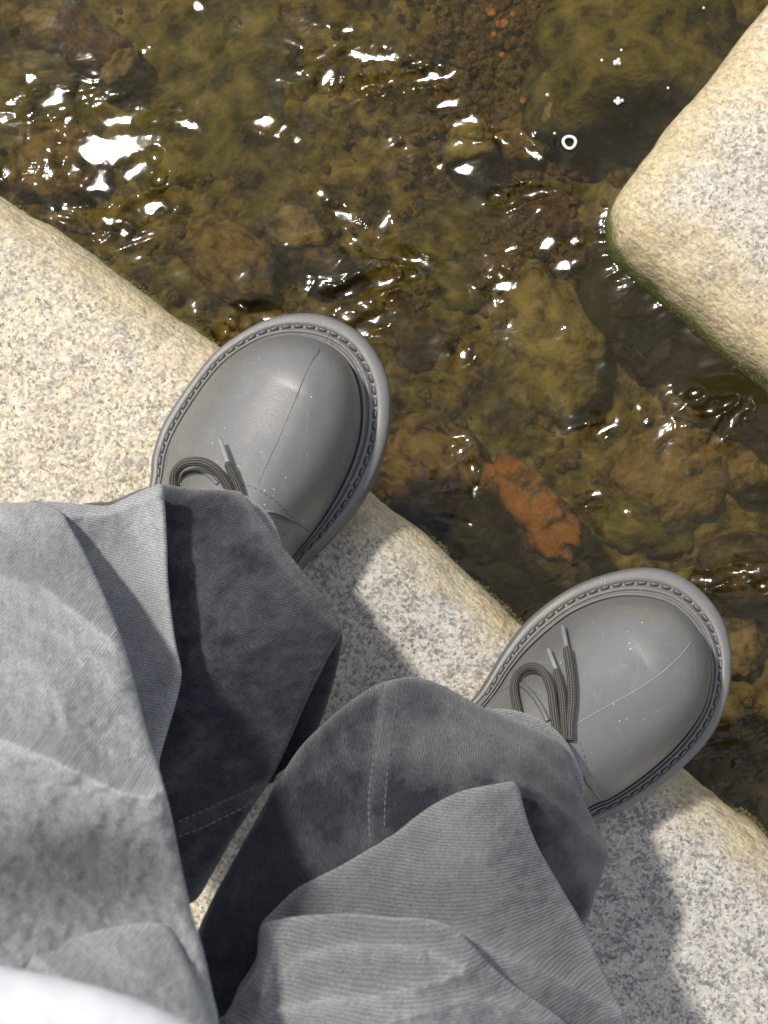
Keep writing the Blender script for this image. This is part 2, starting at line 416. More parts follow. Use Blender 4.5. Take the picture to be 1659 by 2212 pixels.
TAN = mat_bed('tan_stone', (.17, .12, .055), (.25, .18, .085), (.32, .24, .13), 6.1, 1.2)
ORA = mat_bed('rusty_orange_stone', (.30, .115, .028), (.47, .185, .045), (.50, .27, .11), 7.3, 1.4)
RUST = mat_bed('rust_stained_stone', (.13, .07, .025), (.22, .12, .045), (.30, .17, .07), 9.3, 1.3, spot=(.26, .105, .028))
BRN = mat_bed('brown_stone', (.12, .077, .03), (.19, .13, .055), (.27, .19, .09), 8.8, 1.2)
B = [
 (1400, 112, .076, .053, .10, 12, OLIVE, 'large olive boulder under water beside the upper right block', -.182, 1),
 (430, 190, .085, .072, .060, 30, OLIVE, 'broad smooth olive boulder under water at the upper left', -.235, 2),
 (560, 340, .050, .046, .045, -20, OLIVE, 'green-brown boulder under water right of the big white glint', -.235, 3),
 (1190, 740, .032, .054, .070, 18, YEL, 'bright yellow-green stone under water in the middle of the stream', -.228, 4),
 (800, 400, .042, .036, .040, 0, DARK, 'dark hollow-looking stone under water left of the crescent ripples', -.24, 5),
 (1160, 1088, .016, .037, .030, 40, RUST, 'rusty orange patched elongated stone under water between the two shoes', -.160, 6, .35, .42),
 (930, 1000, .038, .033, .055, -38, BRN, 'brown flat stone under water right of the upper shoe', -.205, 7),
 (1080, 1150, .040, .026, .05, -40, OLIVE, 'olive slab under water holding the orange stone against the main block', -.205, 8),
 (1420, 735, .030, .020, .055, -38, PURP, 'maroon pitted stone under water below the upper right block', -.195, 9),
 (1530, 850, .030, .022, .05, -30, TAN, 'tan rounded stone under water at the right below the block', -.205, 10),
 (1620, 1010, .016, .021, .045, 10, TAN, 'small tan stone under water at the right edge of the picture', -.20, 11),
 (1480, 1010, .044, .036, .05, 20, BRN, 'mottled brown stone under water left of the right edge', -.225, 12),
 (1400, 1120, .036, .026, .05, -10, OLIVE, 'dim olive stone under water above the lower shoe toe', -.235, 13),
 (1610, 1240, .032, .026, .05, 0, DARK, 'blackish brown stone under water right of the lower shoe toe', -.20, 14),
 (1590, 1400, .020, .022, .045, 0, TAN, 'tan stone in shade under water right of the lower shoe', -.215, 15),
 (200, 90, .026, .017, .04, -35, PURP, 'dark maroon stone under water in the upper left corner', -.185, 16),
 (110, 60, .022, .014, .035, -20, TAN, 'tan flat stone under water in the upper left corner', -.20, 17),
 (255, 150, .018, .010, .035, 60, TAN, 'small buff stone under water above the big white glint', -.185, 18),
 (60, 200, .040, .032, .05, 0, OLIVE, 'olive stone under water at the left edge above the main block', -.225, 19),
 (120, 350, .034, .030, .05, 0, BRN, 'brown stone under water at the left edge by the main block', -.215, 20),
 (640, 490, .021, .016, .035, -30, TAN, 'tan chipped stone under water above the upper shoe', -.185, 21),
 (690, 560, .020, .013, .035, 0, DARK, 'small black stone under water just above the upper shoe', -.19, 22),
 (500, 560, .032, .024, .04, -38, BRN, 'brown stone under water against the main block above the upper shoe', -.215, 23),
 (1015, 310, .015, .013, .04, 5, YEL, 'squarish yellow-edged stone under water beside the ring bubble', -.19, 24, .6),
 (1130, 300, .024, .020, .035, 30, BRN, 'light brown stone under water below the ring bubble', -.205, 25),
 (1000, 500, .036, .028, .04, -10, OLIVE, 'speckled olive stone under water left of the block corner', -.225, 26),
 (1180, 480, .028, .022, .045, 0, PURP, 'reddish brown stone under water next to the block corner', -.22, 27),
 (900, 720, .028, .030, .045, 0, DARK, 'dark stone under water right of the upper shoe toe', -.23, 28),
 (1010, 620, .034, .020, .045, 10, OLIVE, 'olive stone under water beneath the pale fan of ripples', -.225, 29),
 (1200, 1220, .032, .014, .045, -35, DARK, 'dark ragged stone under water just above the lower shoe', -.185, 30),
 (1215, 245, .014, .010, .035, 10, YEL, 'pale yellow stone under water at the tip of the olive boulder', -.165, 31),
]
for b in B:
    boulder(b[0], b[1], b[2], b[3], b[4], b[5], b[6], b[7], b[8], b[9], boxy=b[10] if len(b) > 10 else .15, rough=b[11] if len(b) > 11 else .22)
# gravel: nobody could count it
gv = []; gf = []
ico = bmesh.new(); bmesh.ops.create_icosphere(ico, subdivisions=1, radius=1)
iv = np.array([v.co[:] for v in ico.verts]); jf = [[v.index for v in f.verts] for f in ico.faces]
def gravel(n, reg, smin, smax, zoff, name, mat):
    gv = []; gf = []
    for k in range(n):
        px, py = reg(); s = random.uniform(smin, smax); p = un(px, py, -.20)
        z = float(bedh(np.array([p[0]]), np.array([p[1]]))[0])+zoff
        R = np.array(Matrix.Rotation(random.uniform(0, 6.28), 3, 'Z')@Matrix.Rotation(random.uniform(-.5, .5), 3, 'X'))
        q = (iv*(1+.18*np.random.randn(len(iv), 1)))*np.array([s, s*random.uniform(.6, .9), s*.6])@R.T+np.array([p[0], p[1], z])
        b0 = len(gv); gv.extend(q.tolist()); gf.extend([[i+b0 for i in f] for f in jf])
    return link(name, gv, gf, mat, smooth=False)
GRV = mat_bed('gravel', (.085, .055, .022), (.18, .12, .05), (.26, .18, .09), 3.2, 4.0)
g = gravel(1500, lambda: (random.gauss(1080, 75), random.uniform(-40, 620)), .002, .0055, .004, 'gravel', GRV)
tag(g, 'brown gravel lying loose on the stream bed', 'gravel', kind='stuff')
g = gravel(1600, lambda: (random.uniform(-60, 1720), random.uniform(-60, 1700)), .0015, .006, .001, 'gravel', GRV)
tag(g, 'scattered coarse grit over the rest of the stream bed', 'gravel', kind='stuff')
peb = [(1085, 50, .0045, 'tallest orange pebble near the top edge of the picture'), (1065, 75, .0028, 'small orange pebble left of the tallest one'),
       (1170, 72, .0028, 'lone orange pebble touching the olive boulder'), (1085, 120, .003, 'dark orange pebble in the middle of the gravel strip'),
       (1183, 140, .0035, 'orange pebble halfway down the side of the olive boulder'), (1110, 30, .003, 'orange pebble closest to the top edge'),
       (1160, 235, .004, 'amber pebble beside the pale yellow stone'), (1130, 215, .003, 'amber pebble between gravel and the pale yellow stone'),
       (1060, 25, .004, 'buff pebble left of the orange ones at the top')]
for k, (x, y, s, l) in enumerate(peb):
    boulder(x, y, s, s*.75, s*.7, k*40, ORA, l+', under water', -.178, 60+k, 'orange pebbles on the gravel', 2, name='pebble', cat='pebble')

# ------------------------------------------------------------------ water
X, Y, fc = tensor(-.235, .245, .0, .51, .0010)
ang = math.radians(14)
xr = X*math.cos(ang)+Y*math.sin(ang); yr = -X*math.sin(ang)+Y*math.cos(ang)
A = 0.17+0*X
spots = [(240, 320, .030, .030, 1.3), (330, 440, .026, .022, 1.2), (230, 480, .02, .015, .9), (110, 230, .018, .012, .5), (800, 120, .03, .008, .7), (860, 170, .035, .010, .9),
         (700, 170, .02, .014, .55), (580, 270, .014, .008, .8), (860, 300, .02, .008, .6), (1060, 300, .030, .012, .8), (1150, 430, .020, .010, 1.0), (800, 520, .030, .012, 1.1), (900, 560, .022, .014, .8),
         (820, 620, .028, .010, 1.1), (510, 690, .026, .016, 1.1), (800, 700, .016, .010, .9), (470, 720, .012, .012, .9), (1080, 610, .026, .014, .6), (1330, 560, .020, .016, .6), (1530, 900, .03, .024, .75),
         (1000, 760, .012, .010, .6), (1290, 920, .014, .008, .7), (1290, 1075, .014, .007, .6), (1580, 1240, .035, .014, .9), (1560, 1600, .02, .05, .7), (1000, 1000, .012, .025, .55), (40, 380, .02, .01, .7),
         (720, 60, .014, .010, .5), (1220, 700, .05, .04, .25), (990, 1150, .015, .02, .4)]
G = [(*un(a, b, WZ)[:2], c, d, e) for a, b, c, d, e in spots]
for gx, gy, sx, sy, am in G: A = A+.8*am*np.exp(-((X-gx)/sx)**2-((Y-gy)/sy)**2)
wx = xr+.012*perlin(X*14, Y*14, 91); wy = yr+.012*perlin(X*14+9, Y*14, 92)
h1 = fbm(wx*17, wy*36, 81, 2, .5)*.0105
h2 = (1-np.abs(fbm(wx*34+5, wy*72, 84, 2, .5)))**2*.0034
H = (h1+h2)*A*.75
# big slick that leans towards the sun
GL = [(240, 318, 104, 74, 5), (262, 258, 34, 14, 10), (800, 122, 50, 8, -3), (850, 178, 55, 9, 5), (930, 168, 38, 8, 5), (705, 165, 20, 9, 60), (655, 128, 20, 9, 20), (700, 115, 22, 7, 20), (745, 65, 16, 9, 0), (425, 14, 14, 11, 60), (310, 112, 10, 9, 0),
 (65, 175, 14, 10, 60), (20, 225, 16, 7, 0), (110, 222, 28, 15, 20), (350, 255, 27, 9, 20), (402, 270, 27, 7, -20), (575, 265, 24, 9, -5), (610, 282, 18, 7, 40), (20, 372, 17, 9, -30), (110, 372, 18, 10, 80), (100, 345, 9, 8, 0), (172, 370, 22, 9, -50), (185, 410, 18, 7, 0),
 (240, 395, 42, 15, 8), (295, 370, 27, 13, 20), (325, 450, 32, 13, 22), (237, 478, 24, 11, 0), (268, 502, 18, 9, 20), (345, 390, 14, 10, 60), (335, 340, 14, 9, 70), (210, 430, 14, 8, 10), (1050, 290, 36, 7, -12), (1108, 308, 34, 6, -18), (1148, 328, 22, 6, -30), (985, 280, 14, 8, 20),
 (962, 225, 20, 7, 10), (1002, 264, 26, 7, 0), (1070, 422, 14, 7, 30), (1118, 428, 30, 8, 22), (1162, 416, 30, 7, 3), (1002, 366, 20, 7, 0), (950, 360, 12, 7, 0), (770, 500, 32, 9, -30), (825, 492, 20, 12, 70), (800, 530, 38, 11, -10), (852, 550, 32, 9, -15), (902, 568, 32, 7, -20), (770, 630, 34, 10, 16),
 (832, 610, 27, 10, 15), (846, 650, 14, 7, 30), (892, 596, 16, 8, 20), (808, 690, 24, 10, 25), (782, 715, 17, 8, 20), (560, 682, 22, 13, 20), (595, 690, 30, 9, -10), (520, 660, 14, 6, -20), (482, 720, 18, 9, 60), (530, 700, 14, 8, 60), (1090, 616, 27, 9, 20), (1080, 592, 12, 6, 0), (1140, 560, 12, 6, 20),
 (1180, 530, 20, 8, 30), (985, 745, 12, 8, 20), (1000, 767, 14, 12, 0), (1310, 925, 24, 8, 30), (1380, 880, 10, 8, 0), (1398, 910, 8, 6, 0), (1255, 1080, 14, 7, 20), (1284, 1070, 18, 6, 10), (1350, 1105, 8, 6, 0), (1540, 880, 22, 7, 20), (1570, 872, 18, 6, 30), (1580, 1240, 46, 7, 8), (1650, 1265, 15, 8, 0),
 (1515, 1256, 26, 7, 8), (1100, 540, 18, 6, 15), (1220, 575, 24, 7, 18), (1245, 520, 12, 6, 0), (640, 305, 10, 6, 30), (1020, 1010, 8, 12, 0), (1025, 1060, 8, 10, 0), (150, 255, 14, 7, 20), (60, 250, 12, 6, 0), (1500, 850, 14, 6, 20), (1560, 930, 26, 6, 55), (1590, 900, 26, 6, 50), (740, 465, 24, 6, -35), (690, 420, 12, 6, -40)]
for q, (gx_, gy_, lx, ly, an) in enumerate(GL):
    lx, ly = (lx*1.55, ly*1.45) if 18 < lx < 60 else (lx*1.05, ly*1.15)
    g0 = un(gx_, gy_, WZ); view = CAM-g0; view /= np.linalg.norm(view); hv = view+SD; hv /= np.linalg.norm(hv)
    dx, dy = X-g0[0], Y-g0[1]; m = (np.abs(dx) < .05) & (np.abs(dy) < .05); dxm, dym = dx[m], dy[m]
    jx = .0016*perlin(X[m]*260+q, Y[m]*260, 120)+.0022*perlin(X[m]*90+q, Y[m]*90, 121); jy = .0011*perlin(X[m]*260, Y[m]*260+q, 122)+.0022*perlin(X[m]*90, Y[m]*90+q, 123)
    k_ = min(2.0, lx/45); c_, s_ = math.cos(math.radians(an)), math.sin(math.radians(an)); ux = (dxm+jx*k_)*c_+(dym+jy*k_)*s_; uy = -(dxm+jx*k_)*s_+(dym+jy*k_)*c_
    rr = (ux/(lx*.00030*1.15))**2+(uy/(ly*.00030*1.25+.0005))**2; wgt = np.exp(-np.minimum(rr, 6)**2.2)
    A[m] = A[m]*(1-(.985 if lx > 60 else .93)*wgt)
    H[m] = H[m]*(1-(1.0 if lx > 60 else .95)*wgt)+(-(hv[0]/hv[2])*dxm-(hv[1]/hv[2])*dym)*wgt+(.00007*perlin(X[m]*110, Y[m]*110, 130))*wgt*(1 if lx > 60 else 0)
# water creeping up the stone
near = (np.abs(X) < .5) & (np.abs(Y) < .7)
dm = np.full(X.shape, 1.0); dd = np.full(near.sum(), 1.0)
for C in (catmull(C_MAIN, 4000), catmull(C_FAR, 2600)):
    Cn = C[(np.abs(C[:, 0]) < .45) & (np.abs(C[:, 1]-.2) < .6)]
    xx, yy = X[near], Y[near]
    cell = {}
    for cx_, cy_ in Cn:
        i0, j0 = int(np.floor(cx_/.012)), int(np.floor(cy_/.012))
        for di_ in (-1, 0, 1):
            for dj_ in (-1, 0, 1): cell.setdefault((i0+di_, j0+dj_), []).append((cx_, cy_))
    ki, kj = np.floor(xx/.012).astype(int), np.floor(yy/.012).astype(int); key = ki*100000+kj; od = np.argsort(key, kind='stable'); ks = key[od]
    for (i0, j0), pl_ in cell.items():
        a_, b_ = np.searchsorted(ks, [i0*100000+j0, i0*100000+j0+1])
        if a_ == b_: continue
        ids = od[a_:b_]; Q_ = np.array(pl_); q = np.hypot(xx[ids, None]-Q_[None, :, 0], yy[ids, None]-Q_[None, :, 1]).min(1)
        dd[ids] = np.minimum(dd[ids], q)
dm[near] = dd
H = H+.0026*np.exp(-dm/.0075)
V = np.stack([X, Y, WZ+H], -1).reshape(-1, 3)
o = link('stream_water', V, fc, WATER, attrs={'rough_water': np.clip(A, 0, 1.4).ravel()}); tag(o, kind='structure')

# bubbles
def torus(name, px, py, R, r, mat, label, group):
    vs = []; fs = []; n, m = 40, 10
    for i in range(n):
        a = 6.2832*i/n; rr_ = R*(1+.04*math.sin(3*a))
        for j in range(m):
            b = 6.2832*j/m; vs.append(((rr_+r*math.cos(b))*math.cos(a), (rr_+r*math.cos(b))*math.sin(a), r*.8*math.sin(b)))
            fs.append((i*m+j, ((i+1) % n)*m+j, ((i+1) % n)*m+(j+1) % m, i*m+(j+1) % m))
    o = link(name, vs, fs, mat); p = un(px, py, WZ+.002); o.location = p; return tag(o, label, 'bubble', group)
s = N('bubble_foam'); s.b.inputs['Base Color'].default_value = (.85, .87, .85, 1); s.b.inputs['Roughness'].default_value = .15
s.b.inputs['Alpha'].default_value = .55; FOAM = s.m
torus('bubble', 1230, 307, .0036, .0009, FOAM, 'white ring-shaped bubble floating left of the granite corner', 'bubbles on the stream')
BB = [(1330, 135, .0018, 'cluster bubble above the olive boulder, upper of two'), (1336, 220, .0018, 'cluster bubble above the olive boulder, lower of two'),
      (1300, 130, .0010, 'tiny bubble left of the upper bubble cluster'), (1342, 108, .0009, 'tiny bubble above the upper bubble cluster'), (1520, 17, .0009, 'tiny bubble near the top right corner'),
      (1182, 205, .0012, 'small bubble above the ring bubble'), (1198, 288, .0009, 'tiny bubble touching the left of the ring bubble'), (1443, 190, .0009, 'tiny bubble between the boulder and the block')]
for x, y, r, l in BB:
    vs = []; fs = []
    for k in range(1 if r < .0015 else 5):
        ox, oy = (0, 0) if k == 0 else (random.uniform(-1, 1)*r*1.3, random.uniform(-1, 1)*r*1.3); q = r if k == 0 else r*.7
        b0 = len(vs); vs += (iv*q+np.array([ox, oy, 0])).tolist(); fs += [[i+b0 for i in f] for f in jf]
    o = link('bubble', vs, fs, FOAM); o.location = un(x, y, WZ+.002); tag(o, l, 'bubble', 'bubbles on the stream')

# moss fringe along both blocks
mv = []; mf = []
MOSS = mat_simple('moss', (.095, .088, .026), .9, .6, 260)
def fringe(C, n, lim, ymax=9):
    C = C[(C[:, 1] < ymax)]; C = C[(C[:, 0] > -.32) & (C[:, 0] < .32) & (C[:, 1] > -.2) & (C[:, 1] < .58)]
    T = np.roll(C, -1, 0)-np.roll(C, 1, 0); T /= np.linalg.norm(T, axis=1)[:, None]
    for k in range(n):
        i = random.randrange(2, len(C)-2); u = random.random(); c = C[i]*(1-u)+C[i+1]*u
        if np.linalg.norm(C[i+1]-C[i]) > .02: continue
        if perlin(np.array([c[0]*30]), np.array([c[1]*30]), 77)[0]+random.uniform(-.35, .35) < lim: continue
        out = np.array([T[i][1], -T[i][0]])
        z = -.046-abs(random.gauss(0, .010)); L = random.uniform(.0006, .0017); wd = L*.18
        a = random.gauss(0, .7); d = out*math.cos(a)+np.array([-out[1], out[0]])*math.sin(a)
        b = c+out*random.uniform(-.002, .0012); pz = random.uniform(-.3, .9)*L
        tt = np.array([-d[1], d[0]])*wd; b0 = len(mv)
        mid = b+d*L*.5; e = b+d*L
        mv.extend([(b[0]-tt[0], b[1]-tt[1], z), (b[0]+tt[0], b[1]+tt[1], z), (mid[0]+tt[0], mid[1]+tt[1], z+pz*.7), (mid[0]-tt[0], mid[1]-tt[1], z+pz*.7), (e[0], e[1], z+pz*.6)])
        mf.extend([(b0, b0+1, b0+2, b0+3), (b0+3, b0+2, b0+4)])
fringe(C_MAIN, 13000, 0.05); fringe(C_FAR, 1800, .25, float(un(1350, 560, -.05)[1]))
o = link('moss', mv, mf, MOSS, smooth=False); tag(o, 'olive green moss fringing the granite blocks at the waterline', 'moss', kind='stuff')

# ------------------------------------------------------------------ person
person = bpy.data.objects.new('person', None); col.objects.link(person)
tag(person, 'person in baggy washed grey jeans, white top and grey rubber lace-up shoes', 'person')

def tps(ctrl):
    c = np.asarray(ctrl, float); P = c[:, :2]/1000; z = c[:, 2]; n = len(c)
    def U(r): return np.where(r > 0, r*r*np.log(r+1e-9), 0)
    K = U(np.linalg.norm(P[:, None]-P[None], axis=2))+np.eye(n)*.01
    Q = np.hstack([np.ones((n, 1)), P]); M = np.block([[K, Q], [Q.T, np.zeros((3, 3))]])
    s = np.linalg.solve(M, np.concatenate([z, np.zeros(3)]))
    def f(x, y):
        x = x/1000; y = y/1000; r = s[n]+s[n+1]*x+s[n+2]*y
        for i in range(n): r = r+s[i]*U(np.hypot(x-P[i, 0], y-P[i, 1]))
        return r
    return f

JV = []; JF = []; JFADE_SHADE = []; JUV = []
HF = {}
def layer(key, outline, ctrl, ridges, fade, R=34, T=.06, rot=0.0, wr=.0012, seed=0, st=5.0, inward=14, edgefade=.35, fade_shades=(), n_out=None, low=None):
    """one fold of cloth: outline and ridges are given where they show, ctrl gives real heights"""
    per = np.sum(np.linalg.norm(np.diff(np.array(outline+[outline[0]]), axis=0), axis=1))
    n = n_out or int(per/5)
    C = catmull(outline, n)
    gx = np.arange(C[:, 0].min(), C[:, 0].max(), st); gy = np.arange(C[:, 1].min(), C[:, 1].max(), st)
    GX, GY = np.meshgrid(gx, gy); GX = GX.ravel(); GY = GY.ravel()
    GX = GX+(np.round((GY-gy[0])/st) % 2)*st/2
    m = inside(GX, GY, C) & (GX > -330) & (GY < 2500); GX, GY = GX[m], GY[m]
    d, _ = seg_dist(GX, GY, C[::2], True); m = d > 3.2; GX, GY, d = GX[m], GY[m], d[m]
    pts = [Vector((a, b)) for a, b in C]+[Vector((a, b)) for a, b in zip(GX, GY)]
    r = delaunay_2d_cdt(pts, [(i, (i+1) % n) for i in range(n)], [], 1, 1e-5)
    vo = np.array([v[:] for v in r[0]]); fo = r[2]; og = [o_[0] if o_ else -1 for o_ in r[3]]
    D = np.array([0.0 if (k < n and k >= 0) else (d[k-n] if k >= n else 5.0) for k in og])
    fz = tps(ctrl)
    def hgt(x, y, dd):
        z = fz(x, y)
        for rd in ridges:
            pl, amp, w1, w2 = rd[:4]
            q, sg = seg_dist(x, y, pl); ww = np.where(sg > 0, w1, w2)
            L = np.array(pl, float)
            z = z+amp*(np.exp(-np.sqrt(q**2+16)/ww))
        z = z+wr*fbm(x/95+seed, y/60+seed*2, 101+seed, 3, .55)+wr*.25*fbm(x/22, y/30, 111+seed, 2)
        e = np.clip(dd/R, 0, 1); z = z-R*.00019*(1-np.sqrt(np.clip(1-(1-e)**2, 0, 1)))
        return z
    Z = hgt(vo[:, 0], vo[:, 1], D)
    P = un(vo[:, 0], vo[:, 1], Z)
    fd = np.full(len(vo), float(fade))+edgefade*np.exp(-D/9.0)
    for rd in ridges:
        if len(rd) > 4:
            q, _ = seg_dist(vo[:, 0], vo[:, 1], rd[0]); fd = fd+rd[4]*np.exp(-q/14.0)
    for (fx, fy, rx, ry, a) in fade_shades: fd = fd+a*np.exp(-((vo[:, 0]-fx)/rx)**2-((vo[:, 1]-fy)/ry)**2)
    ca, sa = math.cos(rot), math.sin(rot)
    def uvw(Q): 
        q = np.stack([Q[:, 0]*ca-Q[:, 1]*sa, Q[:, 0]*sa+Q[:, 1]*ca+Q[:, 2]*.3, Q[:, 2]*0+seed*.37], -1); return q
    b0 = len(JV); JV.extend(P.tolist()); JFADE_SHADE.extend(np.clip(fd, 0, 1.2).tolist()); JUV.extend(uvw(P).tolist())
    JF.extend([tuple(i+b0 for i in f) for f in fo])
    # rolled-under edge and the side that hangs down
    bidx = {}
    for k, o_ in enumerate(og):
        if 0 <= o_ < n: bidx[o_] = k
    ring = [bidx[i] for i in range(n) if i in bidx]
    PB = P[ring]; Cc = vo[ring]
    nb = len(ring)
    Tn = np.roll(PB[:, :2], -4, 0)-np.roll(PB[:, :2], 4, 0); Tn /= (np.linalg.norm(Tn, axis=1)[:, None]+1e-9)
    ar = .5*np.sum(PB[:, 0]*np.roll(PB[:, 1], -1)-np.roll(PB[:, 0], -1)*PB[:, 1])
    In = np.stack([-Tn[:, 1], Tn[:, 0]], -1)*(1 if ar > 0 else -1)
    prev = [b0+k for k in ring]
    steps = [(.0006, .0035), (.003, .009), (inward*.00024, T*.35), (inward*.0004, T*.7), (inward*.0008, T)]
    for (di, dz) in steps:
        Q = PB.copy(); Q[:, :2] += In*di; Q[:, 2] -= dz
        if low is not None: Q[:, 2] = np.maximum(Q[:, 2], low)
        cur = list(range(len(JV), len(JV)+nb)); JV.extend(Q.tolist()); JFADE_SHADE.extend([fade*.6]*nb); JUV.extend(uvw(Q).tolist())
        for i in range(nb):
            j = (i+1) % nb; JF.append((prev[i], prev[j], cur[j], cur[i]))
        prev = cur
    JF.append(tuple(prev[::-1]))
    HF[key] = lambda x, y, R_=R: hgt(np.asarray(x, float), np.asarray(y, float), seg_dist(np.asarray(x, float), np.asarray(y, float), C[::2], True)[0])
    return C

# --- leg on the left of the picture
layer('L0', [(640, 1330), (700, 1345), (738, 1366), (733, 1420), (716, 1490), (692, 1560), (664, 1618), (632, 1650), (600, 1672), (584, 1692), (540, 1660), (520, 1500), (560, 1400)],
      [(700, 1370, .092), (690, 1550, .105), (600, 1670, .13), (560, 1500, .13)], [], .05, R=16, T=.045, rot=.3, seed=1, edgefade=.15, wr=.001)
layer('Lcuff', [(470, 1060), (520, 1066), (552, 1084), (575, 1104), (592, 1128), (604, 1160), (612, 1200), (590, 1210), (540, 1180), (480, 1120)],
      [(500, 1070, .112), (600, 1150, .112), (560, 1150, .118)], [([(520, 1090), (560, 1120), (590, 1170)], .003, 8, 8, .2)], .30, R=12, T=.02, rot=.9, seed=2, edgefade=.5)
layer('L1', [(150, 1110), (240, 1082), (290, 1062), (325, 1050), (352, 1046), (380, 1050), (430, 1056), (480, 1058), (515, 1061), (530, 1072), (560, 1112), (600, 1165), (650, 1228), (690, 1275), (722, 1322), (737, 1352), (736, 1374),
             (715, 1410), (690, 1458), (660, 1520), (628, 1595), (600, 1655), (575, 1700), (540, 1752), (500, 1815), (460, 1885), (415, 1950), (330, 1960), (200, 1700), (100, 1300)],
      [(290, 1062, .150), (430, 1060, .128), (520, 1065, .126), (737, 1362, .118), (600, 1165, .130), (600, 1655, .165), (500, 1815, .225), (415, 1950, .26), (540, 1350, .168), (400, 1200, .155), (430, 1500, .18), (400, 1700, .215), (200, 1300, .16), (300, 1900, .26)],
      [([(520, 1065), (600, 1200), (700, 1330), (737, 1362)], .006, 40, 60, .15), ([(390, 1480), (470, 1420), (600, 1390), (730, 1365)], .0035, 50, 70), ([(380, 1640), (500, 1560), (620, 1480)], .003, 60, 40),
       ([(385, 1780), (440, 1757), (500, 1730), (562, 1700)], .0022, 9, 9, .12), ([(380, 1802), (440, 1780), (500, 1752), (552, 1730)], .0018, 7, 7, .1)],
      .04, R=26, T=.075, rot=.75, seed=3, fade_shades=((430, 1130, 130, 90, .05), (600, 1320, 130, 120, .07), (520, 1750, 130, 120, -.15)), low=.012)
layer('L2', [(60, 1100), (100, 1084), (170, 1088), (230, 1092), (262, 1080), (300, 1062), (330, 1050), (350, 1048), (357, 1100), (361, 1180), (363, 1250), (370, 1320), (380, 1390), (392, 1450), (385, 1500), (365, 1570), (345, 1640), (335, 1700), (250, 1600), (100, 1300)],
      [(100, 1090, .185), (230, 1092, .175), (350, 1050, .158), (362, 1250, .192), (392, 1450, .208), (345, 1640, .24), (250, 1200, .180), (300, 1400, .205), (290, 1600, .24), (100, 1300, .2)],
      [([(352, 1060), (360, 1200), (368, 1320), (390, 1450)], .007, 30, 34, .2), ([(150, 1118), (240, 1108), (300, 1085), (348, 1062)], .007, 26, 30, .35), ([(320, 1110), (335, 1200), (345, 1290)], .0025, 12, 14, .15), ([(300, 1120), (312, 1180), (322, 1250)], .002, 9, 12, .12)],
      .62, R=20, T=.05, rot=1.3, seed=4, fade_shades=((330, 1130, 60, 60, .15), (330, 1500, 60, 120, -.12)), low=.05)
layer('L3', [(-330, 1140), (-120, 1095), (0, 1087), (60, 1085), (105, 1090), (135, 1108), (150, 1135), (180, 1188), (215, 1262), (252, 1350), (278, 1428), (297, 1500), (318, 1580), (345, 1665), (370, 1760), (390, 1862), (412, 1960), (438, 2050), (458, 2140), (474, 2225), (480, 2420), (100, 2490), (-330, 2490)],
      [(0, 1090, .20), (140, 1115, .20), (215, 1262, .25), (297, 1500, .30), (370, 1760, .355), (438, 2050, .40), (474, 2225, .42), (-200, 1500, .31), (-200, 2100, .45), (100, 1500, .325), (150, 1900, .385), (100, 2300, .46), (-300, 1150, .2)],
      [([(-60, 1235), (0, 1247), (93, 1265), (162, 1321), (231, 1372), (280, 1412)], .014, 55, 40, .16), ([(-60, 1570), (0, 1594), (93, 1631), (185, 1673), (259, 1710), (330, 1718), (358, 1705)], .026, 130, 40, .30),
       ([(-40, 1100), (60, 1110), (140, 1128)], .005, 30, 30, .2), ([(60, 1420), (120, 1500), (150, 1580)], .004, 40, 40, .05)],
      .80, R=34, T=.12, rot=.1, seed=5, st=6, inward=40, fade_shades=((160, 1870, 300, 130, -.62), (140, 1210, 130, 55, -.22), (150, 1480, 200, 110, .06)), wr=.003)  # first dark patch paints the shade below the knee ridge
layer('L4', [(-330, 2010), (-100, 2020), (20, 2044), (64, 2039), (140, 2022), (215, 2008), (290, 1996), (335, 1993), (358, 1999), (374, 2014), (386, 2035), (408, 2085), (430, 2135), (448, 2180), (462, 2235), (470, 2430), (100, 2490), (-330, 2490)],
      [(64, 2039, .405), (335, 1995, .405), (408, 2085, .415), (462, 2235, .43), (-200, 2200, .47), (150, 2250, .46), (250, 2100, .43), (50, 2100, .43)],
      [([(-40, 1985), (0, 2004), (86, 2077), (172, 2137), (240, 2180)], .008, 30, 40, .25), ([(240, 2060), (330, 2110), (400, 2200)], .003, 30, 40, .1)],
      .74, R=26, T=.04, rot=.4, seed=6, st=6, fade_shades=((90, 2140, 60, 30, -.3),), wr=.002)
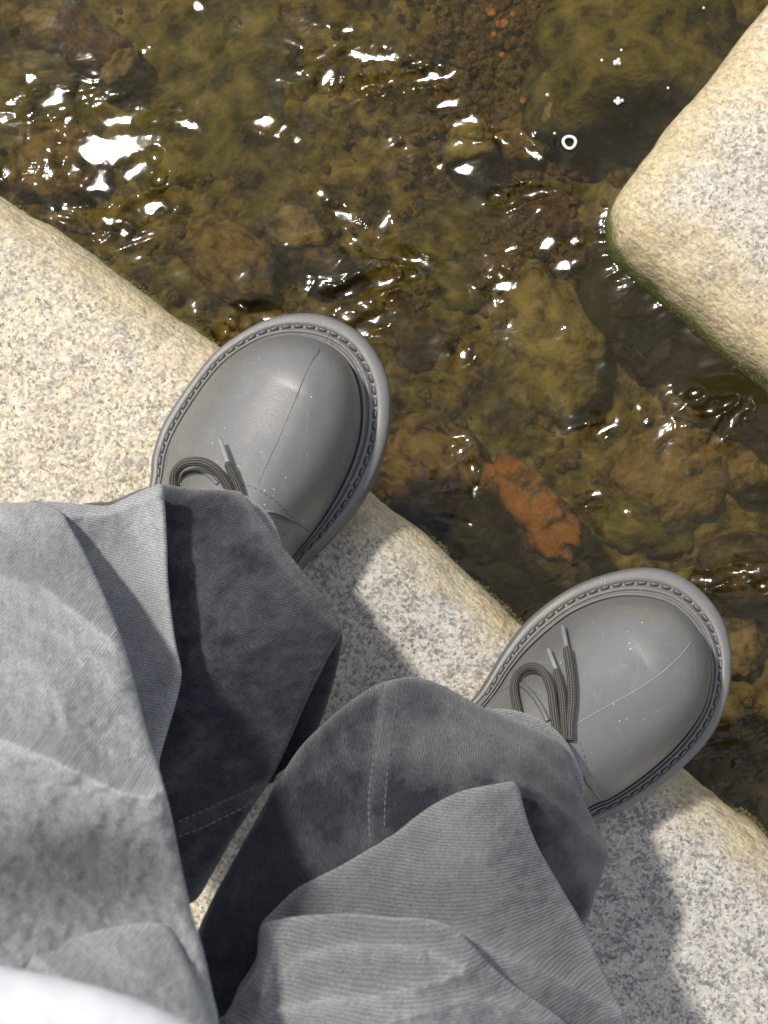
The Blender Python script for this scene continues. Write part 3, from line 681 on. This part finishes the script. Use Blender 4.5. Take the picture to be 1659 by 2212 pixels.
# --- leg on the right of the picture
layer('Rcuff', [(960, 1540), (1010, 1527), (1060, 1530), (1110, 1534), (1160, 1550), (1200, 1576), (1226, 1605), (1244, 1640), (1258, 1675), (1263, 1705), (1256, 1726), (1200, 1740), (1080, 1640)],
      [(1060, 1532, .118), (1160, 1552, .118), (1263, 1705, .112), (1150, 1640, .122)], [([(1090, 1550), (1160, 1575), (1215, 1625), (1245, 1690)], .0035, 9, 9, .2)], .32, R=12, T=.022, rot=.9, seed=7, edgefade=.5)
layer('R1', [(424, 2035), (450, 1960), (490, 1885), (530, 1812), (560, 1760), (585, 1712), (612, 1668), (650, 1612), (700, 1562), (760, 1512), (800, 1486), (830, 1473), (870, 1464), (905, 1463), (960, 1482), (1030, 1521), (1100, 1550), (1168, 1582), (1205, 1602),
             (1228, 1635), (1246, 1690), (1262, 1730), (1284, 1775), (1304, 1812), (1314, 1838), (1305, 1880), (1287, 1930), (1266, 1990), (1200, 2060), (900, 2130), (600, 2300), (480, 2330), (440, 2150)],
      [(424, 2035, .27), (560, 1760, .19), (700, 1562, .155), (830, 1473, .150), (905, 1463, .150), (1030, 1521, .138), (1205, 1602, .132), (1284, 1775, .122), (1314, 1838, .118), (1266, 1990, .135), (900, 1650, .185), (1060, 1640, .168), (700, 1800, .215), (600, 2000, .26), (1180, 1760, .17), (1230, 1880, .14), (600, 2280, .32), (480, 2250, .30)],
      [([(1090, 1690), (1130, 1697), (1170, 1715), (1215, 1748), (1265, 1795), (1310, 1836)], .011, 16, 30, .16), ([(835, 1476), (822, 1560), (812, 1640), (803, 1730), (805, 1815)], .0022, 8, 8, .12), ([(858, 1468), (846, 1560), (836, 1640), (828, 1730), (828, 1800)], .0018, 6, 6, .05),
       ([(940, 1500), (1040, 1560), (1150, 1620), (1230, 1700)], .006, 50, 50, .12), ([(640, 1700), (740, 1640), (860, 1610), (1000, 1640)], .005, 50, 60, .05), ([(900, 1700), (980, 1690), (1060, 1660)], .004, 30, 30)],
      .05, R=30, T=.085, rot=-.15, seed=8, fade_shades=((1050, 1600, 190, 70, .17), (900, 1560, 130, 70, .07), (520, 1950, 130, 260, -.2), (820, 1740, 120, 60, -.12), (1240, 1870, 60, 90, .10)), low=.012)
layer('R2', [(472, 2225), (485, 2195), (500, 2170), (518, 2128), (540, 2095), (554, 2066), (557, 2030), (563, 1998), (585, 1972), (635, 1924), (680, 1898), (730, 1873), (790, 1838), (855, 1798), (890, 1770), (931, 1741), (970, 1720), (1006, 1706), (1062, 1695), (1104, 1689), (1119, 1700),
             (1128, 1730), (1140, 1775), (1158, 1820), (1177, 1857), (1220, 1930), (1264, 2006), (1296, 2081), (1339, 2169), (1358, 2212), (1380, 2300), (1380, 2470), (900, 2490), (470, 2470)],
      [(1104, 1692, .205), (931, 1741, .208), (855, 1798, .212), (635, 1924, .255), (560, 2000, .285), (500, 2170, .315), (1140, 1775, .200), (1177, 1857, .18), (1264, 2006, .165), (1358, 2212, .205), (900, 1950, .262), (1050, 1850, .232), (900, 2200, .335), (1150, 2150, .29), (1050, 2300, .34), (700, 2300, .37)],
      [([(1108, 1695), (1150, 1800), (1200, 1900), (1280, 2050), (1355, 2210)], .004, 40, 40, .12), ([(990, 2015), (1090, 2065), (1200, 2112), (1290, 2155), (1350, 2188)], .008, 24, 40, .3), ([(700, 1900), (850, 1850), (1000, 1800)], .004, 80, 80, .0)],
      .37, R=24, T=.06, rot=1.15, seed=9, fade_shades=((1150, 1950, 140, 160, .12), (640, 1960, 90, 60, -.15)), low=.06, wr=.0018)
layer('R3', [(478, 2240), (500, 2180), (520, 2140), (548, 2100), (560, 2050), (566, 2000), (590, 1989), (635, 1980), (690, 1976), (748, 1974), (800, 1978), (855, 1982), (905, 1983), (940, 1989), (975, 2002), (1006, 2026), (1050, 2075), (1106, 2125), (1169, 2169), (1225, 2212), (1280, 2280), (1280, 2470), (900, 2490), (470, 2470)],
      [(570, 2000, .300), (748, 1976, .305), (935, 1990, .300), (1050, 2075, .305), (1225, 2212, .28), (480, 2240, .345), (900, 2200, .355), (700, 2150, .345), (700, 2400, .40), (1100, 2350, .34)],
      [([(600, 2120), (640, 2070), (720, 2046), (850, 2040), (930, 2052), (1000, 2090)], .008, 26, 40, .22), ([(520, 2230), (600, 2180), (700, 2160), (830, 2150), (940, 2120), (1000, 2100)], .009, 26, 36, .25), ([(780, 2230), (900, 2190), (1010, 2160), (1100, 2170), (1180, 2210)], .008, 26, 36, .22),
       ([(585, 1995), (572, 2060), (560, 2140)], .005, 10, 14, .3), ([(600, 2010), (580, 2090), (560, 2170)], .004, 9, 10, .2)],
      .48, R=22, T=.05, rot=1.15, seed=10, wr=.0022, fade_shades=((900, 2200, 300, 70, .18),))
jeans = link('jeans', JV, JF, DEN, person, attrs={'fade': JFADE_SHADE}, uv=JUV)
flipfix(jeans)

def tube(name, P, r, mat, parent, m=12, ends=True, taper=None):
    P = np.asarray(P, float); n = len(P); vs = []; uv = []; fs = []
    L = np.concatenate([[0], np.cumsum(np.linalg.norm(np.diff(P, axis=0), axis=1))])
    T = np.gradient(P, axis=0); T /= np.linalg.norm(T, axis=1)[:, None]
    up = np.array([0, 0, 1.0])
    for i in range(n):
        a = np.cross(T[i], up); a /= np.linalg.norm(a)+1e-9; b = np.cross(a, T[i])
        rr_ = r if taper is None else r*taper[i]
        for j in range(m):
            q = 6.2832*j/m; vs.append(P[i]+rr_*(math.cos(q)*a+math.sin(q)*b)); uv.append((j/m if j <= m/2 else j/m, L[i]*1000, 0))
    for i in range(n-1):
        for j in range(m): k = (j+1) % m; fs.append((i*m+j, i*m+k, (i+1)*m+k, (i+1)*m+j))
    fs.append(tuple(range(m))[::-1]); fs.append(tuple((n-1)*m+j for j in range(m)))
    o = link(name, vs, fs, mat, parent, uv=uv); return o

# raised seam threads on the right leg, left leg seam
def thread(key, pts, r=.00035, dash=(14, 9), name='seam_stitching', parent=jeans):
    C = catmull(pts, max(4, int(np.sum(np.linalg.norm(np.diff(np.array(pts, float), axis=0), axis=1))/3)), False)
    vs = []; fs = []; acc = 0
    Z = HF[key](C[:, 0], C[:, 1])+.0003; P = un(C[:, 0], C[:, 1], Z)
    step = 4; k = 0
    while k+step < len(P):
        seg = P[k:k+step+1]; a = seg[0]; b = seg[-1]; t = (b-a)/(np.linalg.norm(b-a)+1e-9); sd = np.cross(t, [0, 0, 1]); sd /= np.linalg.norm(sd)+1e-9
        b0 = len(vs)
        for i, q in enumerate(seg):
            f = math.sin(math.pi*(i+.5)/(step+1))
            vs += [q-sd*r*f, q+np.array([0, 0, r*1.2])*f, q+sd*r*f]
        for i in range(step): fs += [(b0+i*3, b0+i*3+1, b0+i*3+4, b0+i*3+3), (b0+i*3+1, b0+i*3+2, b0+i*3+5, b0+i*3+4)]
        k += step+1
    o = link(name, vs, fs, THREAD, parent); o['kind'] = 'stuff'; return o
thread('R1', [(828, 1478), (816, 1560), (806, 1640), (797, 1730), (799, 1812)], .0006)
thread('R1', [(862, 1470), (850, 1560), (840, 1640), (832, 1730), (831, 1795)], .0004)
thread('L1', [(384, 1808), (440, 1787), (500, 1758), (553, 1732)], .0005)
thread('L1', [(384, 1776), (440, 1751), (500, 1724), (560, 1696)], .0004)

# --- white top, hanging over the lap
sx_ = [(-330, 2040), (-150, 2058), (0, 2086), (90, 2104), (180, 2124), (270, 2150), (350, 2182), (415, 2216), (500, 2280), (560, 2400), (500, 2700), (0, 2900), (-330, 2800)]
C = catmull(sx_, 200); vs = []; fs = []
ctr = np.array([60, 2600.0])
rings = 26
for k in range(rings):
    t = k/(rings-1); Q = C*(1-t)+ctr*t
    d = np.linalg.norm(C-Q, axis=1)
    z = .545+.10*(1-np.exp(-d/260))-.010*np.exp(-d/10)+.003*fbm(Q[:, 0]/110, Q[:, 1]/80, 300, 3)
    vs += un(Q[:, 0], Q[:, 1], z).tolist()
for k in range(rings-1):
    for i in range(200): j = (i+1) % 200; fs.append((k*200+i, k*200+j, (k+1)*200+j, (k+1)*200+i))
b0 = len(vs); low = np.array(vs[:200]); low[:, 2] -= .004; low[:, 1] -= .001; vs += low.tolist()
low2 = low.copy(); low2[:, 1] -= .02; low2[:, 2] += .006; vs += low2.tolist()
for i in range(200): j = (i+1) % 200; fs.append((i, j, b0+j, b0+i)); fs.append((b0+i, b0+j, b0+200+j, b0+200+i))
o = link('shirt', vs, fs, SHIRT, person); flipfix(o)

# --- the rest of the person, sitting bent over the lap: hips, torso, head and arms, all outside the frame
HZ = 1.36; hx, hy = -.26, -.24
def skinned(name, sk, ed, mat, parent, root=0, lv=2):
    me = bpy.data.meshes.new(name); me.from_pydata([q[0] for q in sk], ed, [])
    o = bpy.data.objects.new(name, me); col.objects.link(o); o.parent = parent; me.materials.append(mat)
    o.modifiers.new('skin', 'SKIN')
    for i, q in enumerate(sk): me.skin_vertices[0].data[i].radius = (q[1], q[2] if len(q) > 2 else q[1])
    me.skin_vertices[0].data[root].use_root = True
    m = o.modifiers.new('sub', 'SUBSURF'); m.levels = lv; m.render_levels = lv
    return o
px_, py_, pz_ = -.26, -.56, .50
def lp(t, dz=0): return (px_+(hx-px_)*t, py_+(hy-.10-py_)*t, pz_+(HZ-.22-pz_)*t+dz)
sk = [((px_, py_, pz_), .13, .11), (lp(.35), .115, .10), (lp(.7), .12, .105), (lp(.95), .11, .08), (lp(1.02, .05), .05), ((hx-.005, hy-.03, HZ-.07), .055), ((hx, hy, HZ), .085, .095), ((hx, hy+.01, HZ+.07), .07),
      ((hx-.17, hy-.06, HZ-.25), .055), ((hx-.20, hy+.02, HZ-.47), .04), ((hx-.05, hy+.14, HZ-.36), .032),
      ((hx+.15, hy-.16, HZ-.26), .055), ((hx+.22, hy-.20, HZ-.45), .04), ((hx+.29, hy-.06, HZ-.22), .03), ((hx+.31, hy-.02, HZ-.17), .028, .014)]
skinned('body', sk, [(0, 1), (1, 2), (2, 3), (3, 4), (4, 5), (5, 6), (6, 7), (3, 8), (8, 9), (9, 10), (3, 11), (11, 12), (12, 13), (13, 14)], SKIN, person)
skinned('shirt_body', [((px_, py_, pz_), .15, .13), (lp(.35), .135, .12), (lp(.7), .14, .125), (lp(.96), .12, .09), (lp(1.0, .02), .07)], [(0, 1), (1, 2), (2, 3), (3, 4)], SHIRT, person)
HAIR = mat_simple('dark_hair', (.02, .016, .012), .5, .3, 300)
skinned('hair', [((hx-.005, hy-.02, HZ+.02), .095, .095), ((hx-.005, hy-.005, HZ+.085), .075)], [(0, 1)], HAIR, person)

# ------------------------------------------------------------------ shoes
def px3(c, ox, oy, s): return [(ox+s*x, oy+s*y) for x, y in c]
LO = px3([(65, 1110), (80, 950), (130, 780), (200, 650), (300, 500), (450, 310), (600, 190), (760, 100), (900, 60), (1050, 50), (1200, 80), (1350, 160), (1450, 270), (1520, 400), (1550, 520), (1555, 650), (1540, 800), (1500, 950), (1430, 1110), (1350, 1240), (1250, 1360), (1130, 1490), (1000, 1620)], 301.7, 658.3, .3472)
LI = px3([(150, 1100), (185, 920), (240, 790), (310, 670), (410, 520), (540, 370), (700, 265), (860, 215), (1020, 215), (1170, 260), (1280, 350), (1345, 470), (1372, 610), (1368, 780), (1330, 940), (1260, 1110), (1160, 1290), (1050, 1450), (960, 1560)], 301.7, 658.3, .3472)
LOh = [(590, 1320), (520, 1440), (430, 1620), (350, 1770), (250, 1830), (150, 1790), (105, 1680), (140, 1530), (225, 1350), (290, 1180)]
LIh = [(565, 1320), (495, 1430), (405, 1600), (330, 1735), (250, 1790), (175, 1760), (140, 1670), (170, 1540), (250, 1370), (318, 1180)]
RO = px3([(90, 800), (170, 690), (260, 540), (370, 390), (500, 270), (650, 170), (800, 105), (950, 65), (1090, 52), (1230, 80), (1350, 150), (1450, 250), (1520, 370), (1555, 520), (1555, 680), (1530, 810), (1480, 940), (1400, 1060), (1280, 1180), (1150, 1290), (1000, 1390), (880, 1450), (800, 1485)], 987.5, 1206.9, .3803)
RI = px3([(190, 800), (300, 640), (400, 520), (520, 410), (640, 320), (780, 255), (920, 222), (1060, 225), (1200, 262), (1300, 335), (1380, 440), (1425, 560), (1435, 680), (1400, 840), (1330, 960), (1230, 1080), (1110, 1190), (980, 1290), (860, 1365), (770, 1400)], 987.5, 1206.9, .3803)
ROh = [(1190, 1830), (1080, 1890), (970, 1960), (860, 2070), (740, 2110), (640, 2050), (630, 1930), (690, 1830), (800, 1720), (930, 1600)]
RIh = [(1190, 1790), (1080, 1850), (960, 1920), (850, 2025), (745, 2065), (675, 2025), (668, 1940), (720, 1850), (830, 1740), (960, 1620)]

def shoe(O, Oh, I, Ih, spine, zsp, name, seed):
    """O, I: traced rim of the sole and foot of the upper; spine: ridge of the upper from toe to heel"""
    zO, zI = .030, .034
    n = 320
    # share parameter: front part and heel part are resampled separately so both curves correspond
    def build(front, heel, z):
        Cw = np.array(front+heel); c = catmull(Cw, 1200); return c
    def split(front, heel, z):
        full = catmull(front+heel, 3000); a = np.array(front[0]); b = np.array(front[-1])
        ia = np.argmin(np.linalg.norm(full-a, axis=1)); full = np.roll(full, -ia, 0)
        ib = np.argmin(np.linalg.norm(full-b, axis=1))
        def rs(c, m, end):
            L = np.concatenate([[0], np.cumsum(np.linalg.norm(np.diff(c, axis=0), axis=1))]); s = np.linspace(0, L[-1], m, endpoint=end)
            return np.stack([np.interp(s, L, c[:, 0]), np.interp(s, L, c[:, 1])], -1)
        f = rs(full[:ib+1], 220, False); h_ = rs(np.vstack([full[ib:], full[:1]]), 100, False)
        c = np.vstack([f, h_]); return un(c[:, 0], c[:, 1], z)
    PO = split(O, Oh, zO); PI = split(I, Ih, zI)
    ctr = PO.mean(0); ctr[2] = 0
    D = PI-PO
    # outward vector in plan
    def row(t, z, dO=0.0): 
        q = PO+D*t; dn = D[:, :2]/np.linalg.norm(D[:, :2], axis=1)[:, None]
        q = q.copy(); q[:, :2] -= dn*dO; q[:, 2] = z; return q
    sole_rows = [row(0, .0005, -.004), row(0, .0, -.002), row(0, .003, -.0005), row(0, .010, .0004), row(0, .0135, -.0006), row(0, .015, -.0006), row(0, .018, .0006), row(0, .026, .0008), row(0, .0285, .0), row(.05, .0300), row(.14, .0306), row(.32, .0308), row(.42, .0306), row(.45, .0300), row(.55, .0300),
                 row(.60, .0308), row(.66, .0318), row(.72, .0316), row(.75, .0304), row(.80, .0304), row(.84, .0330), row(.89, .0336), row(.94, .0330), row(.97, .0318), row(1.02, .0318)]
    def skin_rows(rows, name, mat, parent, cap0=False, cap1=False):
        vs = np.vstack(rows)-ctr; fs = []
        for r in range(len(rows)-1):
            for i in range(n): j = (i+1) % n; fs.append((r*n+i, r*n+j, (r+1)*n+j, (r+1)*n+i))
        if cap0: fs.append(tuple(range(n))[::-1])
        if cap1: fs.append(tuple((len(rows)-1)*n+i for i in range(n)))
        o = link(name, vs, fs, mat, parent); flipfix(o); return o
    # upper
    S = catmull([(*un(x, y, z)[:2], z) for (x, y), z in zip(spine, zsp)], 60, False)
    tt = np.zeros(n)
    Sd = np.array(S)
    # foot of each rib on the spine: project along the direction of the shoe
    ax = Sd[-1, :2]-Sd[0, :2]; Lx = np.linalg.norm(ax); ax /= Lx
    u = (PI[:, :2]-Sd[0, :2])@ax/Lx
    umin, umax = u.min(), u.max()
    # compress so that the toe fans out from the spine start
    uu = np.clip((u-umin)/(umax-umin), 0, 1); uu = np.clip((uu-.13)/(1-.13-.10), 0, 1)
    uu = uu**1.0
    us = np.linspace(0, 1, 60); SP = np.stack([np.interp(uu, us, Sd[:, k]) for k in range(3)], -1)
    for _ in range(14): SP = (SP+np.roll(SP, 1, 0)+np.roll(SP, -1, 0))/3
    rows = [PI.copy()]; 
    for k in range(1, 40):
        a = k/39*math.pi/2
        rho = math.cos(a)**.93; hh = math.sin(a)**.95
        q = SP+(PI-SP)*rho; q[:, 2] = zI-.002+(SP[:, 2]-zI+.002)*hh
        rows.append(q)
    up = skin_rows(rows, 'shoe', RUB, person)
    up.location = ctr
    sole = skin_rows(sole_rows, 'sole', RUBS, up, cap0=True)
    bm = bmesh.new(); bm.from_mesh(up.data); bmesh.ops.remove_doubles(bm, verts=bm.verts, dist=.00005); bm.to_mesh(up.data); bm.free()
    up.data.polygons.foreach_set('use_smooth', [True]*len(up.data.polygons))
    # height lookup of the upper
    R3 = np.vstack(rows)
    def top(x, y):
        return R3[np.argsort((R3[:, 0]-x)**2+(R3[:, 1]-y)**2)[:3], 2].mean()
    def on(px, py, off=0.0):
        z = .08
        for _ in range(8):
            p = un(px, py, z); z = .5*z+.5*(top(p[0], p[1])+off)
        return un(px, py, z)
    # welt stitches, one object each
    sp = row(.50, .0300); sp = sp[2:218]
    L = np.concatenate([[0], np.cumsum(np.linalg.norm(np.diff(sp, axis=0), axis=1))]); pitch = .0064
    bm = bmesh.new(); bmesh.ops.create_icosphere(bm, subdivisions=2, radius=1)
    for v in bm.verts: v.co = Vector((np.sign(v.co.x)*abs(v.co.x)**.8*.00225, v.co.y*.00065+.0002, v.co.z*.0009))
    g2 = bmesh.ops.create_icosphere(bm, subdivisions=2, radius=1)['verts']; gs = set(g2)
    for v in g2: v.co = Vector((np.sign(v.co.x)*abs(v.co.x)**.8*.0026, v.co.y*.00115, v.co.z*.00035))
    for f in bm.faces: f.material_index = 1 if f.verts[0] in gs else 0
    sm = bpy.data.meshes.new('stitch'); bm.to_mesh(sm); bm.free(); sm.polygons.foreach_set('use_smooth', [True]*len(sm.polygons)); sm.materials.append(RUBS); sm.materials.append(SLOT_SHADE)
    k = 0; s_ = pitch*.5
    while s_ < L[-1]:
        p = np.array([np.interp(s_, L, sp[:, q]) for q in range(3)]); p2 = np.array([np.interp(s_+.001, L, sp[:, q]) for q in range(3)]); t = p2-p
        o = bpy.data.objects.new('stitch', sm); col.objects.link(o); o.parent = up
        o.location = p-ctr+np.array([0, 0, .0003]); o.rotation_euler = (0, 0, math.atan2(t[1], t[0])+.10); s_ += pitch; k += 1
    return up, on, ctr

def laid(on, ctr, up, pts, offs, r, mat, name, n=40, taper=None):
    P = np.array([on(x, y, o_) for (x, y), o_ in zip(pts, offs)]); P = catmull(P, n, False)-ctr
    return tube(name, P, r, mat, up, taper=taper)
def dashes(on, ctr, up, pts, step=.0032, L=.0021, r=.0004, name='panel_stitching', mat=None):
    P = np.array([on(x, y, .0002) for x, y in pts]); ln = np.sum(np.linalg.norm(np.diff(P, axis=0), axis=1)); P = catmull(P, max(6, int(ln/.0004)), False)-ctr
    vs = []; fs = []; per = int(step/.0004); on_ = int(L/.0004); k = 0
    while k+on_ < len(P):
        seg = P[k:k+on_+1]; b0 = len(vs); m = 6
        T = seg[-1]-seg[0]; T /= np.linalg.norm(T)+1e-9; a = np.cross(T, [0, 0, 1]); a /= np.linalg.norm(a); b = np.cross(a, T)
        for i, q in enumerate(seg):
            f = math.sin(math.pi*(i+.6)/(len(seg)+.2))**.5
            for j in range(m): w_ = 6.2832*j/m; vs.append(q+r*f*(math.cos(w_)*a+math.sin(w_)*b))
        for i in range(len(seg)-1):
            for j in range(m): l = (j+1) % m; fs.append((b0+i*m+j, b0+i*m+l, b0+(i+1)*m+l, b0+(i+1)*m+j))
        k += per
    o = link(name, vs, fs, mat or RUBS, up); o['kind'] = 'stuff'; return o

# left-hand shoe in the picture
upL, onL, cL = shoe(LO, LOh, LI, LIh, [(648, 850), (600, 960), (540, 1080), (450, 1250), (350, 1450), (260, 1680)], [.084, .089, .097, .106, .105, .09], 'shoe', 1)
laid(onL, cL, upL, [(713, 716), (705, 735), (690, 755), (674, 780), (655, 820), (635, 870), (610, 930), (585, 985), (558, 1045)], [.0001]*9, .00015, mat_simple('dark_mould_line', (.07, .07, .07), .6), 'mould_seam', 80)
laid(onL, cL, upL, [(374, 1060), (374.3, 1048.7), (377.8, 1023), (394, 1003.6), (417, 996.6), (442.6, 1000), (465.8, 1014), (482, 1034.8), (496, 1058), (500, 1075)], [.004, .006, .010, .013, .014, .012, .009, .006, .003, .002], .0024, LACE, 'lace')
laid(onL, cL, upL, [(491.5, 998), (494, 1006), (501.7, 1023), (512, 1046), (520, 1069), (523, 1085)], [.009, .0085, .007, .005, .0035, .002], .0021, LACE, 'lace', 30, taper=[.55, .8]+[1]*28)
laid(onL, cL, upL, [(474.5, 949), (482, 970), (490, 994), (492.5, 1000)], [.008, .0085, .009, .009], .00125, AGL, 'aglet', 12)
dashes(onL, cL, upL, [(518, 1046), (545, 1052), (572, 1066), (600, 1086), (620, 1107), (636, 1124)])
dashes(onL, cL, upL, [(578, 1112), (600, 1118), (625, 1128), (650, 1145)])
dashes(onL, cL, upL, [(625, 1140), (605, 1165)])
laid(onL, cL, upL, [(572, 1105), (590, 1106), (610, 1113), (640, 1128), (668, 1145)], [.0008, .001, .001, .0008, -.0004], .0009, RUB, 'panel_edge', 30)
laid(onL, cL, upL, [(390, 1050), (392, 1030), (405, 1018), (430, 1016), (455, 1030), (470, 1046)], [.0005]*6, .0011, RUB, 'panel_edge', 30)
# right-hand shoe
upR, onR, cR = shoe(RO, ROh, RI, RIh, [(1400, 1445), (1330, 1510), (1240, 1590), (1120, 1690), (980, 1800), (820, 1960)], [.084, .089, .097, .106, .105, .09], 'shoe', 2)
upL['label'] = 'grey rubber shoe half in shade, one lace end and a loop showing, dark seam line'
upR['label'] = 'grey rubber shoe in sun, two lace ends and a tall loop showing, pale seam line'
laid(onR, cR, upR, [(1241, 1566), (1280, 1543), (1320, 1521), (1370, 1493), (1420, 1460), (1455, 1430), (1480, 1404), (1491, 1387)], [.0003]*8, .00017, SEAM, 'mould_seam', 80)
laid(onR, cR, upR, [(1122, 1550), (1117.7, 1531), (1109.8, 1485), (1121.7, 1453.5), (1147.4, 1439.6), (1173, 1451.5), (1189, 1485), (1195, 1525), (1201, 1568.6), (1205, 1590)], [.003, .004, .008, .011, .012, .010, .006, .004, .003, .003], .0022, LACE, 'lace', 50)
laid(onR, cR, upR, [(1200.5, 1447), (1203, 1456), (1213, 1495), (1217, 1535), (1219, 1576), (1221, 1600)], [.007, .007, .0055, .004, .003, .003], .0019, LACE, 'lace', 40, taper=[.55, .8]+[1]*38)
laid(onR, cR, upR, [(1184.5, 1402), (1193, 1425), (1200, 1443), (1202, 1449)], [.008, .0075, .007, .007], .00115, AGL, 'aglet', 12)
laid(onR, cR, upR, [(1223.5, 1399), (1226, 1410), (1233.8, 1465), (1235.5, 1515), (1231, 1564.6), (1231, 1600)], [.008, .008, .006, .0045, .0035, .003], .0022, LACE, 'lace', 50, taper=[.5, .75]+[1]*48)
laid(onR, cR, upR, [(1215.5, 1352), (1219, 1372), (1223.5, 1395), (1225, 1402)], [.009, .0085, .008, .008], .00115, AGL, 'aglet', 12)
laid(onR, cR, upR, [(1124, 1478), (1140, 1490), (1157, 1509), (1172, 1534), (1183, 1558)], [.001]*5, .0013, RUB, 'panel_edge', 30)
dashes(onR, cR, upR, [(1128, 1468), (1145, 1488), (1163, 1500), (1185, 1518)])
dashes(onR, cR, upR, [(1244, 1588), (1256, 1612), (1265, 1640), (1269, 1668)])
dashes(onR, cR, upR, [(1060, 1510), (1085, 1492), (1108, 1478)])
laid(onR, cR, upR, [(1262, 1680), (1278, 1702), (1294, 1724)], [.0006, .0008, 0], .0009, mat_simple('scuffed_rubber', (.18, .15, .11), .7), 'scuffed_edge', 20)
